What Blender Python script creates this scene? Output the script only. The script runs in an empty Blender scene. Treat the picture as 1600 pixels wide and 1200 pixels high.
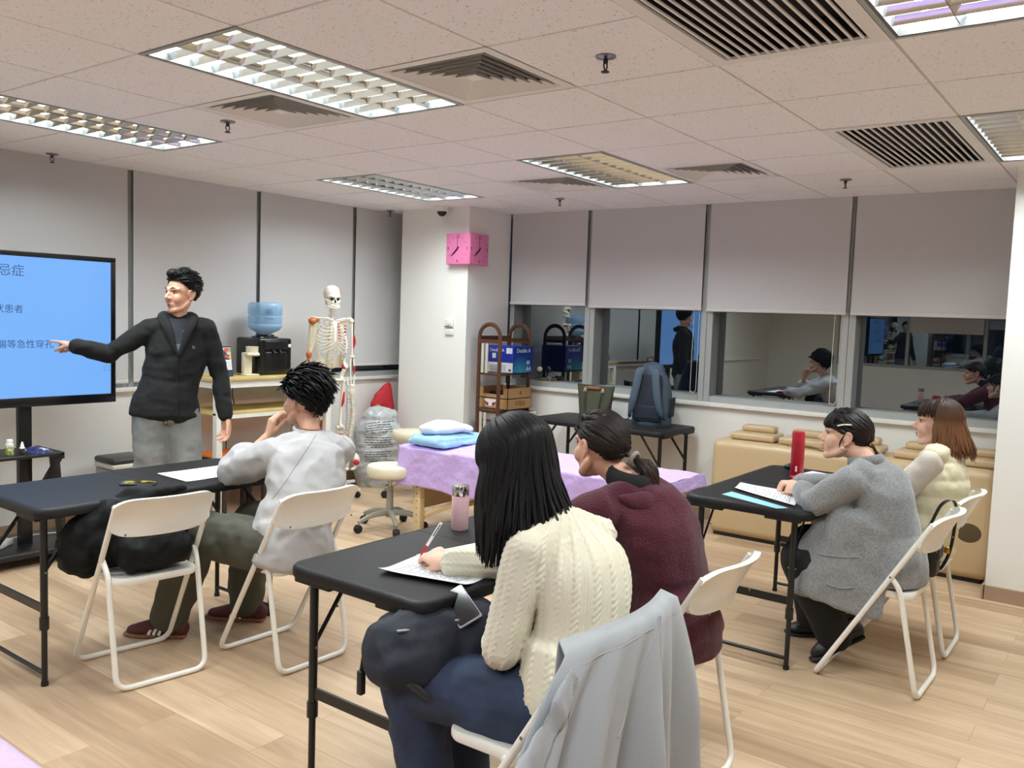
import bpy, bmesh, math, random
import numpy as np
from mathutils import Vector as V, Matrix, noise

SC = bpy.context.scene
COL = SC.collection
random.seed(7)
rnd = random.random
PI = math.pi

# ---------------------------------------------------------------- camera
RC = [[0.59733846, -0.80121087, 0.03532572],
      [-0.04171123, -0.07502526, -0.99630888],
      [0.80090382, 0.59366013, -0.07823497]]
cd = bpy.data.cameras.new('camera')
cam = bpy.data.objects.new('camera', cd)
COL.objects.link(cam)
cd.sensor_width = 36.0
cd.lens = 1342.6 / 1600 * 36.0
cd.clip_start = 0.05
cam.matrix_world = Matrix(((RC[0][0], -RC[1][0], -RC[2][0], 0.0),
                           (RC[0][1], -RC[1][1], -RC[2][1], 0.0),
                           (RC[0][2], -RC[1][2], -RC[2][2], 1.56),
                           (0, 0, 0, 1)))
SC.camera = cam

# ---------------------------------------------------------------- world, exposure
wd = bpy.data.worlds.new('night_sky')
SC.world = wd
wd.use_nodes = True
wd.node_tree.nodes['Background'].inputs[0].default_value = (0.010, 0.012, 0.018, 1)
wd.node_tree.nodes['Background'].inputs[1].default_value = 1.0
vs = SC.view_settings
vs.view_transform = 'Standard'
vs.look = 'None'
vs.gamma = 1.0
vs.use_curve_mapping = False
vs.exposure = 0.25
SC.cycles.use_denoising = True
SC.cycles.max_bounces = 8
SC.cycles.diffuse_bounces = 7
SC.cycles.glossy_bounces = 5
SC.cycles.transparent_max_bounces = 12
SC.cycles.sample_clamp_indirect = 4.0
SC.cycles.caustics_reflective = False
SC.cycles.caustics_refractive = False

# ---------------------------------------------------------------- large lights: the ceiling fittings' tubes
CZ = 2.498                       # ceiling height
GX, GY = 1.806, 2.5485           # ceiling grid origin, 0.6 m cells
def gx(i): return GX + .6 * i
def gy(j): return GY + .6 * j
LIGHTS = [(0, 0), (4, 0), (0, 3), (4, 3), (0, -4), (4, -4), (-4, 0), (-4, 3), (-4, -4)]  # last three are unseen, added behind the viewer to even the light
LAMP_W = 58.0
for (i, j) in LIGHTS:
    ld = bpy.data.lights.new('ceiling_lamp_tube_light', 'AREA')
    ld.shape = 'RECTANGLE'
    ld.size, ld.size_y = 1.10, 0.50
    ld.energy = LAMP_W
    ld.color = (0.90, 0.985, 1.0)
    lo = bpy.data.objects.new('ceiling_lamp_tube_light', ld)
    lo.location = (gx(i) + .6, gy(j) + .3, CZ + .066)
    COL.objects.link(lo)

# ---------------------------------------------------------------- helpers
MW = {}
def lin(c):
    c = c / 255.0
    return c / 12.92 if c <= .04045 else ((c + .055) / 1.055) ** 2.4
def rgb(r, g, b): return (lin(r), lin(g), lin(b), 1.0)

def mat(name, col, rough=.5, metal=0.0, spec=.5, bump=None, var=None, emit=None, alpha=None, trans=None, coat=0, sheen=0):
    """bump=(scale,strength[,stretch xyz]); var=(scale, colour2, low, high)"""
    m = bpy.data.materials.new(name)
    m.use_nodes = True
    nt = m.node_tree
    b = nt.nodes['Principled BSDF']
    b.inputs['Base Color'].default_value = col
    b.inputs['Roughness'].default_value = rough
    b.inputs['Metallic'].default_value = metal
    b.inputs['Specular IOR Level'].default_value = spec
    if coat: b.inputs['Coat Weight'].default_value = coat
    if sheen:
        b.inputs['Sheen Weight'].default_value = sheen
        b.inputs['Sheen Roughness'].default_value = .5
    if trans is not None:
        b.inputs['Transmission Weight'].default_value = trans
    if alpha is not None: b.inputs['Alpha'].default_value = alpha
    if emit:
        b.inputs['Emission Color'].default_value = emit[0]
        b.inputs['Emission Strength'].default_value = emit[1]
    tc = None
    if bump or var:
        tc = nt.nodes.new('ShaderNodeTexCoord')
    if var:
        n = nt.nodes.new('ShaderNodeTexNoise')
        n.inputs['Scale'].default_value = var[0]
        n.inputs['Detail'].default_value = 4
        nt.links.new(tc.outputs['Object'], n.inputs['Vector'])
        r = nt.nodes.new('ShaderNodeValToRGB')
        r.color_ramp.elements[0].position = var[2]
        r.color_ramp.elements[1].position = var[3]
        r.color_ramp.elements[0].color = col
        r.color_ramp.elements[1].color = var[1]
        nt.links.new(n.outputs['Fac'], r.inputs['Fac'])
        nt.links.new(r.outputs['Color'], b.inputs['Base Color'])
    if bump:
        n = nt.nodes.new('ShaderNodeTexNoise')
        n.inputs['Scale'].default_value = bump[0]
        n.inputs['Detail'].default_value = 3
        if len(bump) > 2:
            mp = nt.nodes.new('ShaderNodeMapping')
            mp.inputs['Scale'].default_value = bump[2]
            nt.links.new(tc.outputs['Object'], mp.inputs['Vector'])
            nt.links.new(mp.outputs['Vector'], n.inputs['Vector'])
        else:
            nt.links.new(tc.outputs['Object'], n.inputs['Vector'])
        bp = nt.nodes.new('ShaderNodeBump')
        bp.inputs['Strength'].default_value = bump[1]
        bp.inputs['Distance'].default_value = .01
        nt.links.new(n.outputs['Fac'], bp.inputs['Height'])
        nt.links.new(bp.outputs['Normal'], b.inputs['Normal'])
    return m

def frame(o, y, z=(0, 0, 1)):
    """matrix whose +Y runs along y and whose Z is close to z"""
    y = V(y).normalized(); z = V(z)
    x = y.cross(z).normalized(); z = x.cross(y)
    return Matrix(((x.x, y.x, z.x, o[0]), (x.y, y.y, z.y, o[1]), (x.z, y.z, z.z, o[2]), (0, 0, 0, 1)))
def axes(o, x, z):
    x = V(x).normalized(); z = V(z).normalized(); y = z.cross(x).normalized(); z = x.cross(y)
    return Matrix(((x.x, y.x, z.x, o[0]), (x.y, y.y, z.y, o[1]), (x.z, y.z, z.z, o[2]), (0, 0, 0, 1)))
def T(x, y, z): return Matrix.Translation((x, y, z))
def RZ(a): return Matrix.Rotation(a, 4, 'Z')
def RX(a): return Matrix.Rotation(a, 4, 'X')
def RY(a): return Matrix.Rotation(a, 4, 'Y')

def crom(pts, sub):
    """Catmull-Rom through tuples of any length"""
    p = [np.array(q, float) for q in pts]
    if len(p) < 3 or sub < 2: 
        if len(p) == 2 and sub > 1:
            return [p[0] + (p[1] - p[0]) * k / sub for k in range(sub + 1)]
        return p
    out = []
    for i in range(len(p) - 1):
        a = p[i - 1] if i else 2 * p[0] - p[1]
        d = p[i + 2] if i + 2 < len(p) else 2 * p[-1] - p[-2]
        b, c = p[i], p[i + 1]
        for k in range(sub):
            t = k / sub
            out.append(.5 * (2 * b + (c - a) * t + (2 * a - 5 * b + 4 * c - d) * t * t + (3 * b - a - 3 * c + d) * t ** 3))
    out.append(p[-1])
    return out

class MB:
    def __init__(s): s.v = []; s.f = []; s.m = []; s.k = 0; s.att = None
    def add(s, vs_, fs, M=None):
        o = len(s.v)
        if M is not None: vs_ = [M @ V(p) for p in vs_]
        s.v += [tuple(p) for p in vs_]
        for f in fs:
            s.f.append([o + i for i in f]); s.m.append(s.k)
        return s
    def box(s, x0, x1, y0, y1, z0, z1, M=None):
        return s.add([(x0, y0, z0), (x1, y0, z0), (x1, y1, z0), (x0, y1, z0), (x0, y0, z1), (x1, y0, z1), (x1, y1, z1), (x0, y1, z1)],
              [(0, 3, 2, 1), (4, 5, 6, 7), (0, 1, 5, 4), (1, 2, 6, 5), (2, 3, 7, 6), (3, 0, 4, 7)], M)
    def rbox(s, x0, x1, y0, y1, z0, z1, r=.01, seg=3, M=None):
        bm = bmesh.new()
        bmesh.ops.create_cube(bm, size=1)
        for v in bm.verts:
            v.co = V(((x0 + x1) / 2 + v.co.x * (x1 - x0), (y0 + y1) / 2 + v.co.y * (y1 - y0), (z0 + z1) / 2 + v.co.z * (z1 - z0)))
        r = min(r, .49 * min(x1 - x0, y1 - y0, z1 - z0))
        bmesh.ops.bevel(bm, geom=bm.edges[:], offset=r, segments=seg, profile=.5, affect='EDGES')
        bm.verts.index_update()
        vs_ = [v.co.copy() for v in bm.verts]; fs = [[v.index for v in f.verts] for f in bm.faces]
        bm.free()
        return s.add(vs_, fs, M)
    def rings(s, R, cap=True, closed=False, M=None):
        n = len(R[0]); vs_ = [p for r in R for p in r]; fs = []
        for i in range(len(R) - (0 if closed else 1)):
            a = i * n; b = ((i + 1) % len(R)) * n
            for k in range(n):
                fs.append((a + k, a + (k + 1) % n, b + (k + 1) % n, b + k))
        if cap and not closed:
            fs.append(tuple(range(n))[::-1]); fs.append(tuple((len(R) - 1) * n + k for k in range(n)))
        return s.add(vs_, fs, M)
    def tube(s, pts, r, n=8, sub=1, closed=False, side=None, dome=False, M=None):
        """r: number, list of numbers, or list of (a,b) with a along side"""
        k = len(pts)
        rr = r if isinstance(r, (list, tuple)) else [r] * k
        rr = [q if isinstance(q, (list, tuple)) else (q, q) for q in rr]
        q = [tuple(p) + tuple(e) for p, e in zip(pts, rr)]
        if closed: sub = 1
        q = crom(q, sub)
        P = [V(e[:3]) for e in q]; E = [(max(1e-5, e[3]), max(1e-5, e[4])) for e in q]
        m = len(P); R = []
        tg = []
        for i in range(m):
            a = P[(i - 1) % m] if (closed or i) else P[0]; b = P[(i + 1) % m] if (closed or i < m - 1) else P[-1]
            t = b - a
            tg.append(t.normalized() if t.length > 1e-9 else V((0, 0, 1)))
        s0 = V(side) if side is not None else None
        if s0 is None:
            s0 = V((0, 0, 1)) if abs(tg[0].z) < .9 else V((1, 0, 0))
        fr = []
        for i in range(m):
            a = s0 - tg[i] * s0.dot(tg[i])
            if a.length < 1e-6: a = tg[i].orthogonal()
            a.normalize()
            if side is None: s0 = a
            fr.append((a, tg[i].cross(a)))
        def ring(c, a, b, ea, eb): return [c + a * (ea * math.cos(2 * PI * j / n)) + b * (eb * math.sin(2 * PI * j / n)) for j in range(n)]
        if dome and not closed:
            for ang in (10, 35, 60, 78):
                an = math.radians(ang); d = min(E[0]) * dome
                R.append(ring(P[0] - tg[0] * d * math.cos(an), *fr[0], E[0][0] * math.sin(an), E[0][1] * math.sin(an)))
        for i in range(m): R.append(ring(P[i], *fr[i], *E[i]))
        if dome and not closed:
            for ang in (78, 60, 35, 10):
                an = math.radians(ang); d = min(E[-1]) * dome
                R.append(ring(P[-1] + tg[-1] * d * math.cos(an), *fr[-1], E[-1][0] * math.sin(an), E[-1][1] * math.sin(an)))
        return s.rings(R, True, closed, M)
    def lathe(s, prof, n=20, M=None):
        R = [[(max(r, 1e-4) * math.cos(2 * PI * j / n), max(r, 1e-4) * math.sin(2 * PI * j / n), z) for j in range(n)] for r, z in prof]
        return s.rings(R, True, False, M)
    def ball(s, c, r, n=14, m=9, M=None):
        rx, ry, rz = r if isinstance(r, (tuple, list)) else (r, r, r)
        R = []
        for i in range(m):
            a = PI * (i + .02) / (m - 1 + .04)
            R.append([(c[0] + rx * math.sin(a) * math.cos(2 * PI * j / n), c[1] + ry * math.sin(a) * math.sin(2 * PI * j / n), c[2] - rz * math.cos(a)) for j in range(n)])
        return s.rings(R, True, False, M)
    def prism(s, poly, z0, z1, M=None):
        n = len(poly)
        vs_ = [(x, y, z0) for x, y in poly] + [(x, y, z1) for x, y in poly]
        fs = [tuple(range(n))[::-1], tuple(range(n, 2 * n))] + [(k, (k + 1) % n, n + (k + 1) % n, n + k) for k in range(n)]
        return s.add(vs_, fs, M)
    def sheet(s, fn, nu, nv, th=0.0, M=None):
        """fn(u,v)->point, a cloth or paper of thickness th"""
        g = [[V(fn(i / nu, j / nv)) for j in range(nv + 1)] for i in range(nu + 1)]
        if not th:
            vs_ = [p for r in g for p in r]; w = nv + 1
            return s.add(vs_, [(i * w + j, (i + 1) * w + j, (i + 1) * w + j + 1, i * w + j + 1) for i in range(nu) for j in range(nv)], M)
        w = nv + 1
        nr = []
        for i in range(nu + 1):
            for j in range(nv + 1):
                a = g[min(i + 1, nu)][j] - g[max(i - 1, 0)][j]; b = g[i][min(j + 1, nv)] - g[i][max(j - 1, 0)]
                nn = a.cross(b); nr.append(nn.normalized() if nn.length > 1e-12 else V((0, 0, 1)))
        top = [p for r in g for p in r]
        bot = [p - q * th for p, q in zip(top, nr)]
        K = len(top); fs = []
        for i in range(nu):
            for j in range(nv):
                a, b, c, d = i * w + j, (i + 1) * w + j, (i + 1) * w + j + 1, i * w + j + 1
                fs.append((a, b, c, d)); fs.append((K + d, K + c, K + b, K + a))
        edge = [i * w for i in range(nu + 1)] + [nu * w + j for j in range(1, w)] + [i * w + nv for i in range(nu - 1, -1, -1)] + [j for j in range(nv - 1, 0, -1)]
        for k in range(len(edge)):
            a, b = edge[k], edge[(k + 1) % len(edge)]
            fs.append((b, a, K + a, K + b))
        return s.add(top + bot, fs, M)
    def text(s, body, size, M, ext=.0006, align='CENTER', aspect=1.0):
        cu = bpy.data.curves.new('t', 'FONT'); cu.body = body; cu.size = size; cu.extrude = ext
        cu.align_x = align; cu.align_y = 'CENTER'; cu.resolution_u = 3
        ob = bpy.data.objects.new('t', cu); COL.objects.link(ob)
        dg = bpy.context.evaluated_depsgraph_get(); dg.update()
        me = bpy.data.meshes.new_from_object(ob.evaluated_get(dg))
        s.add([(v.co.x * aspect, v.co.y, v.co.z) for v in me.vertices], [list(p.vertices) for p in me.polygons], M)
        bpy.data.objects.remove(ob); bpy.data.curves.remove(cu); bpy.data.meshes.remove(me)
        return s
    def build(s, name, m, parent=None, loc=None, world=False, ang=40, flat=False):
        me = bpy.data.meshes.new(name)
        vv = s.v
        if world:
            mi = (MW[parent.name] if parent is not None else (T(*loc) if loc else Matrix())).inverted()
            vv = [mi @ V(p) for p in vv]
        me.from_pydata([tuple(p) for p in vv], [], s.f)
        ms = m if isinstance(m, (list, tuple)) else [m]
        for q in ms: me.materials.append(q)
        if len(ms) > 1: me.polygons.foreach_set('material_index', s.m)
        if not flat:
            me.polygons.foreach_set('use_smooth', [True] * len(me.polygons))
            if ang < 180: me.set_sharp_from_angle(angle=math.radians(ang))
        me.update()
        return link(name, me, parent, loc)

def link(name, me, parent=None, loc=None):
    o = bpy.data.objects.new(name, me)
    COL.objects.link(o)
    if parent is not None:
        o.parent = parent; MW[o.name] = MW[parent.name]
    else:
        if loc: o.location = loc
        MW[o.name] = T(*loc) if loc else Matrix()
    return o
def thing(name, label, cat, loc=(0, 0, 0), rz=0.0, group=None):
    o = bpy.data.objects.new(name, None)
    o.empty_display_size = .1
    COL.objects.link(o)
    o.location = loc; o.rotation_euler = (0, 0, rz)
    MW[o.name] = T(*loc) @ RZ(rz)
    return tag(o, label, cat, group)
def tag(o, label, cat, group=None):
    o['label'] = label; o['category'] = cat
    if group: o['group'] = group
    return o
def struct(o): o['kind'] = 'structure'; return o
def dup(root, loc, rz, label):
    r = root.copy(); COL.objects.link(r); r.location = loc; r.rotation_euler = (0, 0, rz); r['label'] = label
    MW[r.name] = T(*loc) @ RZ(rz)
    for ch in list(root.children):
        c = ch.copy(); COL.objects.link(c); c.parent = r; MW[c.name] = MW[r.name]
        for g in list(ch.children):
            d = g.copy(); COL.objects.link(d); d.parent = c; MW[d.name] = MW[r.name]
    return r
def rrect(x0, x1, y0, y1, r, n=6):
    out = []
    for cx, cy, a0 in ((x1 - r, y1 - r, 0), (x0 + r, y1 - r, 90), (x0 + r, y0 + r, 180), (x1 - r, y0 + r, 270)):
        for k in range(n + 1):
            a = math.radians(a0 + 90 * k / n)
            out.append((cx + r * math.cos(a), cy + r * math.sin(a)))
    return out
def fillet(pts, r, n=5):
    """round the inner corners of a polyline"""
    P = [V(p) for p in pts]; out = [P[0]]
    for i in range(1, len(P) - 1):
        a, b, c = P[i - 1], P[i], P[i + 1]
        d1 = (a - b); d2 = (c - b); q = min(r, .45 * d1.length, .45 * d2.length)
        s0 = b + d1.normalized() * q; s1 = b + d2.normalized() * q
        for k in range(n + 1):
            t = k / n
            out.append(s0 * (1 - t) ** 2 + b * 2 * t * (1 - t) + s1 * t * t)
    out.append(P[-1])
    return out
def wrinkle(p, f, seed=0.0):
    return noise.noise(V((p[0] * f + seed, p[1] * f - seed, p[2] * f + 3 * seed)))

# ---------------------------------------------------------------- shared materials
M_WALL = mat('wall_paint', rgb(236, 236, 232), .7, bump=(60, .05))
M_WHITE = mat('white_plastic', rgb(232, 232, 226), .35)
M_CHAIR = mat('chair_white_enamel', rgb(238, 236, 228), .3)
M_BLACK = mat('black_plastic', rgb(20, 20, 21), .4)
M_BLKMET = mat('black_powder_coat', rgb(22, 22, 23), .38)
M_TABLE = mat('table_black_resin', rgb(34, 33, 34), .46, spec=.17, bump=(400, .10))
M_CHROME = mat('chrome', rgb(200, 200, 200), .15, 1.0)
M_STEEL = mat('grey_steel', rgb(150, 150, 150), .3, 1.0)
M_PAPER = mat('white_paper', rgb(238, 241, 246), .7)
M_INK = mat('printed_ink', rgb(90, 92, 98), .8)
M_INKD = mat('dark_ink', rgb(28, 28, 30), .7)
M_ALU = mat('window_aluminium', rgb(176, 180, 178), .45, .3)
M_DARK = mat('dark_void', rgb(8, 8, 8), .9)
M_RUBBER = mat('black_rubber', rgb(16, 16, 16), .7)
M_CREAM = mat('cream_vinyl', rgb(226, 220, 196), .4)
M_TAN = mat('tan_leatherette', rgb(192, 166, 124), .42, bump=(250, .08))
M_CARD = mat('cardboard', rgb(176, 138, 92), .8, bump=(80, .1))
# ================================================================ the room
def floor_material():
    m = bpy.data.materials.new('oak_laminate'); m.use_nodes = True
    nt = m.node_tree; b = nt.nodes['Principled BSDF']; L = nt.links.new
    tc = nt.nodes.new('ShaderNodeTexCoord')
    mp = nt.nodes.new('ShaderNodeMapping'); mp.inputs['Rotation'].default_value = (0, 0, PI / 2)
    L(tc.outputs['Object'], mp.inputs['Vector'])
    br = nt.nodes.new('ShaderNodeTexBrick')
    br.offset = .37; br.offset_frequency = 2; br.squash = 1
    for k, v in (('Scale', 1.0), ('Mortar Size', .0016), ('Mortar Smooth', .6), ('Bias', -.1), ('Brick Width', 1.22), ('Row Height', .165)):
        br.inputs[k].default_value = v
    br.inputs['Color1'].default_value = rgb(210, 185, 156); br.inputs['Color2'].default_value = rgb(176, 149, 121)
    br.inputs['Mortar'].default_value = rgb(176, 142, 108)
    L(mp.outputs['Vector'], br.inputs['Vector'])
    # long grain, shifted plank by plank
    mp2 = nt.nodes.new('ShaderNodeMapping'); mp2.inputs['Scale'].default_value = (16, 1.1, 1)
    L(tc.outputs['Object'], mp2.inputs['Vector'])
    add = nt.nodes.new('ShaderNodeVectorMath'); add.operation = 'MULTIPLY_ADD'
    L(br.outputs['Color'], add.inputs[0]); add.inputs[1].default_value = (37, 91, 53); L(mp2.outputs['Vector'], add.inputs[2])
    n = nt.nodes.new('ShaderNodeTexNoise'); n.inputs['Scale'].default_value = 1.0; n.inputs['Detail'].default_value = 6; n.inputs['Roughness'].default_value = .62; n.inputs['Distortion'].default_value = .6
    L(add.outputs[0], n.inputs['Vector'])
    r = nt.nodes.new('ShaderNodeValToRGB')
    r.color_ramp.elements[0].position = .3; r.color_ramp.elements[0].color = (.66, .60, .54, 1)
    r.color_ramp.elements[1].position = .72; r.color_ramp.elements[1].color = (1.10, 1.08, 1.05, 1)
    L(n.outputs['Fac'], r.inputs['Fac'])
    mx = nt.nodes.new('ShaderNodeMix'); mx.data_type = 'RGBA'; mx.blend_type = 'MULTIPLY'; mx.inputs[0].default_value = .85
    L(br.outputs['Color'], mx.inputs[6]); L(r.outputs['Color'], mx.inputs[7])
    L(mx.outputs[2], b.inputs['Base Color'])
    b.inputs['Roughness'].default_value = .42; b.inputs['Specular IOR Level'].default_value = .35
    bp = nt.nodes.new('ShaderNodeBump'); bp.inputs['Strength'].default_value = .12; bp.inputs['Distance'].default_value = .003
    L(br.outputs['Fac'], bp.inputs['Height']); bp.invert = True
    L(bp.outputs['Normal'], b.inputs['Normal'])
    return m
def tile_material():
    m = bpy.data.materials.new('mineral_fibre_tile'); m.use_nodes = True
    nt = m.node_tree; b = nt.nodes['Principled BSDF']; L = nt.links.new
    tc = nt.nodes.new('ShaderNodeTexCoord')
    n = nt.nodes.new('ShaderNodeTexNoise'); n.inputs['Scale'].default_value = 95; n.inputs['Detail'].default_value = 2
    L(tc.outputs['Object'], n.inputs['Vector'])
    r = nt.nodes.new('ShaderNodeValToRGB')
    r.color_ramp.elements[0].position = .30; r.color_ramp.elements[0].color = rgb(200, 194, 190)
    r.color_ramp.elements[1].position = .36; r.color_ramp.elements[1].color = rgb(246, 246, 249)
    L(n.outputs['Fac'], r.inputs['Fac']); L(r.outputs['Color'], b.inputs['Base Color'])
    b.inputs['Roughness'].default_value = .9; b.inputs['Specular IOR Level'].default_value = .1
    return m
M_FLOOR = floor_material(); M_TILE = tile_material()
M_TBAR = mat('ceiling_grid_bar', rgb(206, 197, 190), .6)
M_REVEAL = mat('ceiling_reveal', rgb(120, 112, 106), .9)
M_VENT = mat('diffuser_enamel', rgb(236, 235, 232), .5)
M_VENTIN = mat('plenum_shade', rgb(24, 23, 22), .9)  # near-black paints in the plenum's shade behind slots and slats
M_BASE = mat('baseboard_taupe', rgb(166, 142, 120), .55)
XR, YL = 6.40, 5.88      # window wall face, screen wall face
X0, Y0 = -3.0, -2.2

struct(MB().box(X0 - .2, 7.0, Y0 - .2, 6.6, -.1, 0).build('floor', M_FLOOR))

# ceiling: tiles cell by cell, open where a fitting sits
VENTS = [(1, -1), (1, 1), (5, -1), (5, 1)]
GRILLES = [(0, -3), (4, -3)]
hole = set()
for (i, j) in LIGHTS + GRILLES: hole |= {(i, j), (i + 1, j)}
for c in VENTS: hole.add(c)
b = MB()
for i in range(-9, 9):
    for j in range(-9, 7):
        if (i, j) in hole: continue
        x0, x1, y0, y1 = max(gx(i), X0 - .1), min(gx(i + 1), 6.7), max(gy(j), Y0 - .1), min(gy(j + 1), 6.3)
        if x1 <= x0 + .02 or y1 <= y0 + .02: continue
        e = .006
        b.box(x0 + e, x1 - e, y0 + e, y1 - e, CZ, CZ + .015)
struct(b.build('ceiling', M_TILE, flat=True))
b = MB()
for i in range(-8, 9):                                   # wide main bars run along Y, thin joints along X
    for j in range(-9, 7):
        x = gx(i)
        if (i, j) in hole and (i - 1, j) in hole: continue
        if X0 < x < 6.45: b.box(x - .005, x + .005, max(gy(j), Y0), min(gy(j + 1), 5.95), CZ + .007, CZ + .014)
for j in range(-8, 7):
    y = gy(j)
    if Y0 < y < 5.95:
        b.box(X0, 6.45, y - .008, y + .008, CZ + .004, CZ + .014)
struct(b.build('trim_1', M_TBAR, flat=True))
bk = MB()
bk.box(X0 - .2, 7.0, Y0 - .2, 6.6, CZ + .25, CZ + .3)
struct(bk.build('ceiling_slab', M_REVEAL, flat=True))

# walls
b = MB()
b.box(XR, XR + .35, .55, YL + .3, 0, .905)
struct(b.build('wall_right', M_WALL))
b = MB(); b.box(5.80, XR, 4.82, 5.62, 0, CZ + .02)
struct(b.build('wall_pillar', M_WALL))
b = MB(); b.box(5.67, 6.75, Y0, .685, 0, CZ + .02)
struct(b.build('wall_right_pier', M_WALL))
struct(MB().box(5.655, 5.67, Y0, .69, 0, .085).box(5.655, 6.3, .685, .70, 0, .085).build('baseboard_right', M_BASE))
struct(MB().box(6.385, XR, .70, 4.82, 0, .085).build('baseboard_window', M_BASE))
b = MB(); b.box(X0, XR + .35, YL, YL + .3, 0, .925)
struct(b.build('wall_left', M_WALL))
struct(MB().box(X0, XR, YL - .012, YL, 0, .09).build('baseboard_left', M_BASE))
# walls behind the viewer (their window is mirrored in the panes)
b = MB(); b.box(X0 - .2, X0, Y0, 6.2, 0, .9).box(X0 - .2, X0, Y0, 1.0, .9, 2.55).box(X0 - .2, X0, 4.6, 6.2, .9, 2.55)
struct(b.build('wall_back', M_WALL))
struct(MB().box(X0 - .2, 6.75, Y0 - .2, Y0, 0, 2.55).build('wall_side', M_WALL))

# ---- glass: coated panes in front of the night
def glass_material():
    m = bpy.data.materials.new('coated_night_glass'); m.use_nodes = True
    nt = m.node_tree; L = nt.links.new
    nt.nodes.remove(nt.nodes['Principled BSDF'])
    g = nt.nodes.new('ShaderNodeBsdfGlossy'); g.inputs['Roughness'].default_value = 0.0; g.inputs['Color'].default_value = (.80, .86, .90, 1)
    t = nt.nodes.new('ShaderNodeBsdfTransparent'); t.inputs['Color'].default_value = (.45, .5, .52, 1)
    mx = nt.nodes.new('ShaderNodeMixShader'); mx.inputs[0].default_value = .30
    L(t.outputs[0], mx.inputs[1]); L(g.outputs[0], mx.inputs[2]); L(mx.outputs[0], nt.nodes['Material Output'].inputs['Surface'])
    return m
M_GLASS = glass_material()
M_BLIND = mat('blind_fabric', rgb(204, 204, 205), .85, bump=(900, .05))
M_BLINDBAR = mat('blind_bar', rgb(214, 210, 206), .5)
M_CHAIN = mat('blind_chain', rgb(222, 220, 212), .4)

def window_right(n, y0, y1):
    w = thing('window_%d' % n, '', '', (XR, (y0 + y1) / 2, .935)); del w['label']; del w['category']; struct(w)
    f = MB()
    f.box(XR + .03, XR + .17, y0, y1, .935, .985)                       # bottom rail
    f.box(XR + .03, XR + .17, y0, y1, CZ - .05, CZ + .02)
    f.box(XR + .03, XR + .17, y0 - .05, y0 - .003, .935, CZ).box(XR + .03, XR + .17, y1 + .003, y1 + .05, .935, CZ)
    f.build('frame', M_ALU, w, world=True)
    MB().box(XR + .165, XR + .171, y0, y1, .985, CZ - .05).build('glass', M_GLASS, w, world=True)
    return w
WY = [.70, 1.765, 2.857, 3.95, 4.82]
for k in range(4): window_right(k + 1, WY[k] + .052, WY[k + 1] - .052)
struct(MB().rbox(XR - .035, XR + .20, .685, 4.82, .905, .935, .004).build('sill_right', M_WHITE))
def window_left(n, x0, x1):
    w = thing('window_%d' % n, '', '', ((x0 + x1) / 2, YL, .955)); del w['label']; del w['category']; struct(w)
    f = MB()
    f.box(x0, x1, YL + .03, YL + .15, .955, 1.0).box(x0, x1, YL + .03, YL + .15, CZ - .05, CZ + .02)
    f.box(x0 - .045, x0 - .003, YL + .03, YL + .15, .955, CZ).box(x1 + .003, x1 + .045, YL + .03, YL + .15, .955, CZ)
    f.build('frame', M_ALU, w, world=True)
    MB().box(x0, x1, YL + .145, YL + .151, 1.0, CZ - .05).build('glass', M_GLASS, w, world=True)
WX = [1.13, 2.225, 3.315, 4.405, 5.447, 6.40]
for k in range(5): window_left(5 + k, WX[k] + .047, WX[k + 1] - .047)
struct(MB().rbox(X0, XR, YL - .03, YL + .16, .925, .955, .004).build('sill_left', M_WHITE))
struct(MB().box(X0, 1.08, YL, YL + .2, .925, CZ + .02).build('wall_left_upper', M_WALL))
w = thing('window_10', '', '', (X0, 2.8, .9)); del w['label']; del w['category']; struct(w)
f = MB().box(X0 - .12, X0 - .02, 1.0, 4.6, .9, .95)
for y in (1.0, 2.2, 3.4, 4.55): f.box(X0 - .12, X0 - .02, y, y + .05, .95, 2.5)
f.build('frame', M_ALU, w, world=True)
MB().box(X0 - .1, X0 - .095, 1.0, 4.6, .95, 2.5).build('glass', M_GLASS, w, world=True)

# ---- roller blinds
def blind(axis, a0, a1, zb, label, chain_at=None):
    """axis 'y': on the window wall, spanning y; axis 'x': on the screen wall, spanning x"""
    if axis == 'y':
        t = thing('roller_blind', label, 'blind', (XR + .005, (a0 + a1) / 2, CZ), 0, 'roller blinds on the window wall')
        Mx = Matrix(((0, -1, 0, XR + .005), (1, 0, 0, 0), (0, 0, 1, 0), (0, 0, 0, 1)))
    else:
        t = thing('roller_blind', label, 'blind', ((a0 + a1) / 2, YL - .005, CZ), 0, 'roller blinds behind the screen')
        Mx = T(0, YL - .005, 0)
    m = MB()
    def fab(u, v): return (a0 + (a1 - a0) * u, .004 * math.sin(u * 5 + v * 2), zb + .02 + (CZ + .01 - zb - .02) * v)
    m.sheet(fab, 12, 6, .0015, M=Mx).build('fabric', M_BLIND, t, world=True)
    MB().rbox(a0 - .002, a1 + .002, -.006, .008, zb, zb + .024, .004, M=Mx).build('bottom_bar', M_BLINDBAR, t, world=True)
    if chain_at:
        s = chain_at
        p = [(s, -.03, CZ)] + [(s, -.03, z) for z in (2.0, 1.3, 1.05)] + [(s + .008, -.03, 1.012), (s + .025, -.03, 1.0), (s + .042, -.03, 1.012), (s + .05, -.03, 1.05), (s + .047, -.03, 1.6), (s + .045, -.03, CZ)]
        MB().tube(p, .0022, 6, 3, M=Mx).build('chain', M_CHAIN, t, world=True)
    return t
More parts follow.
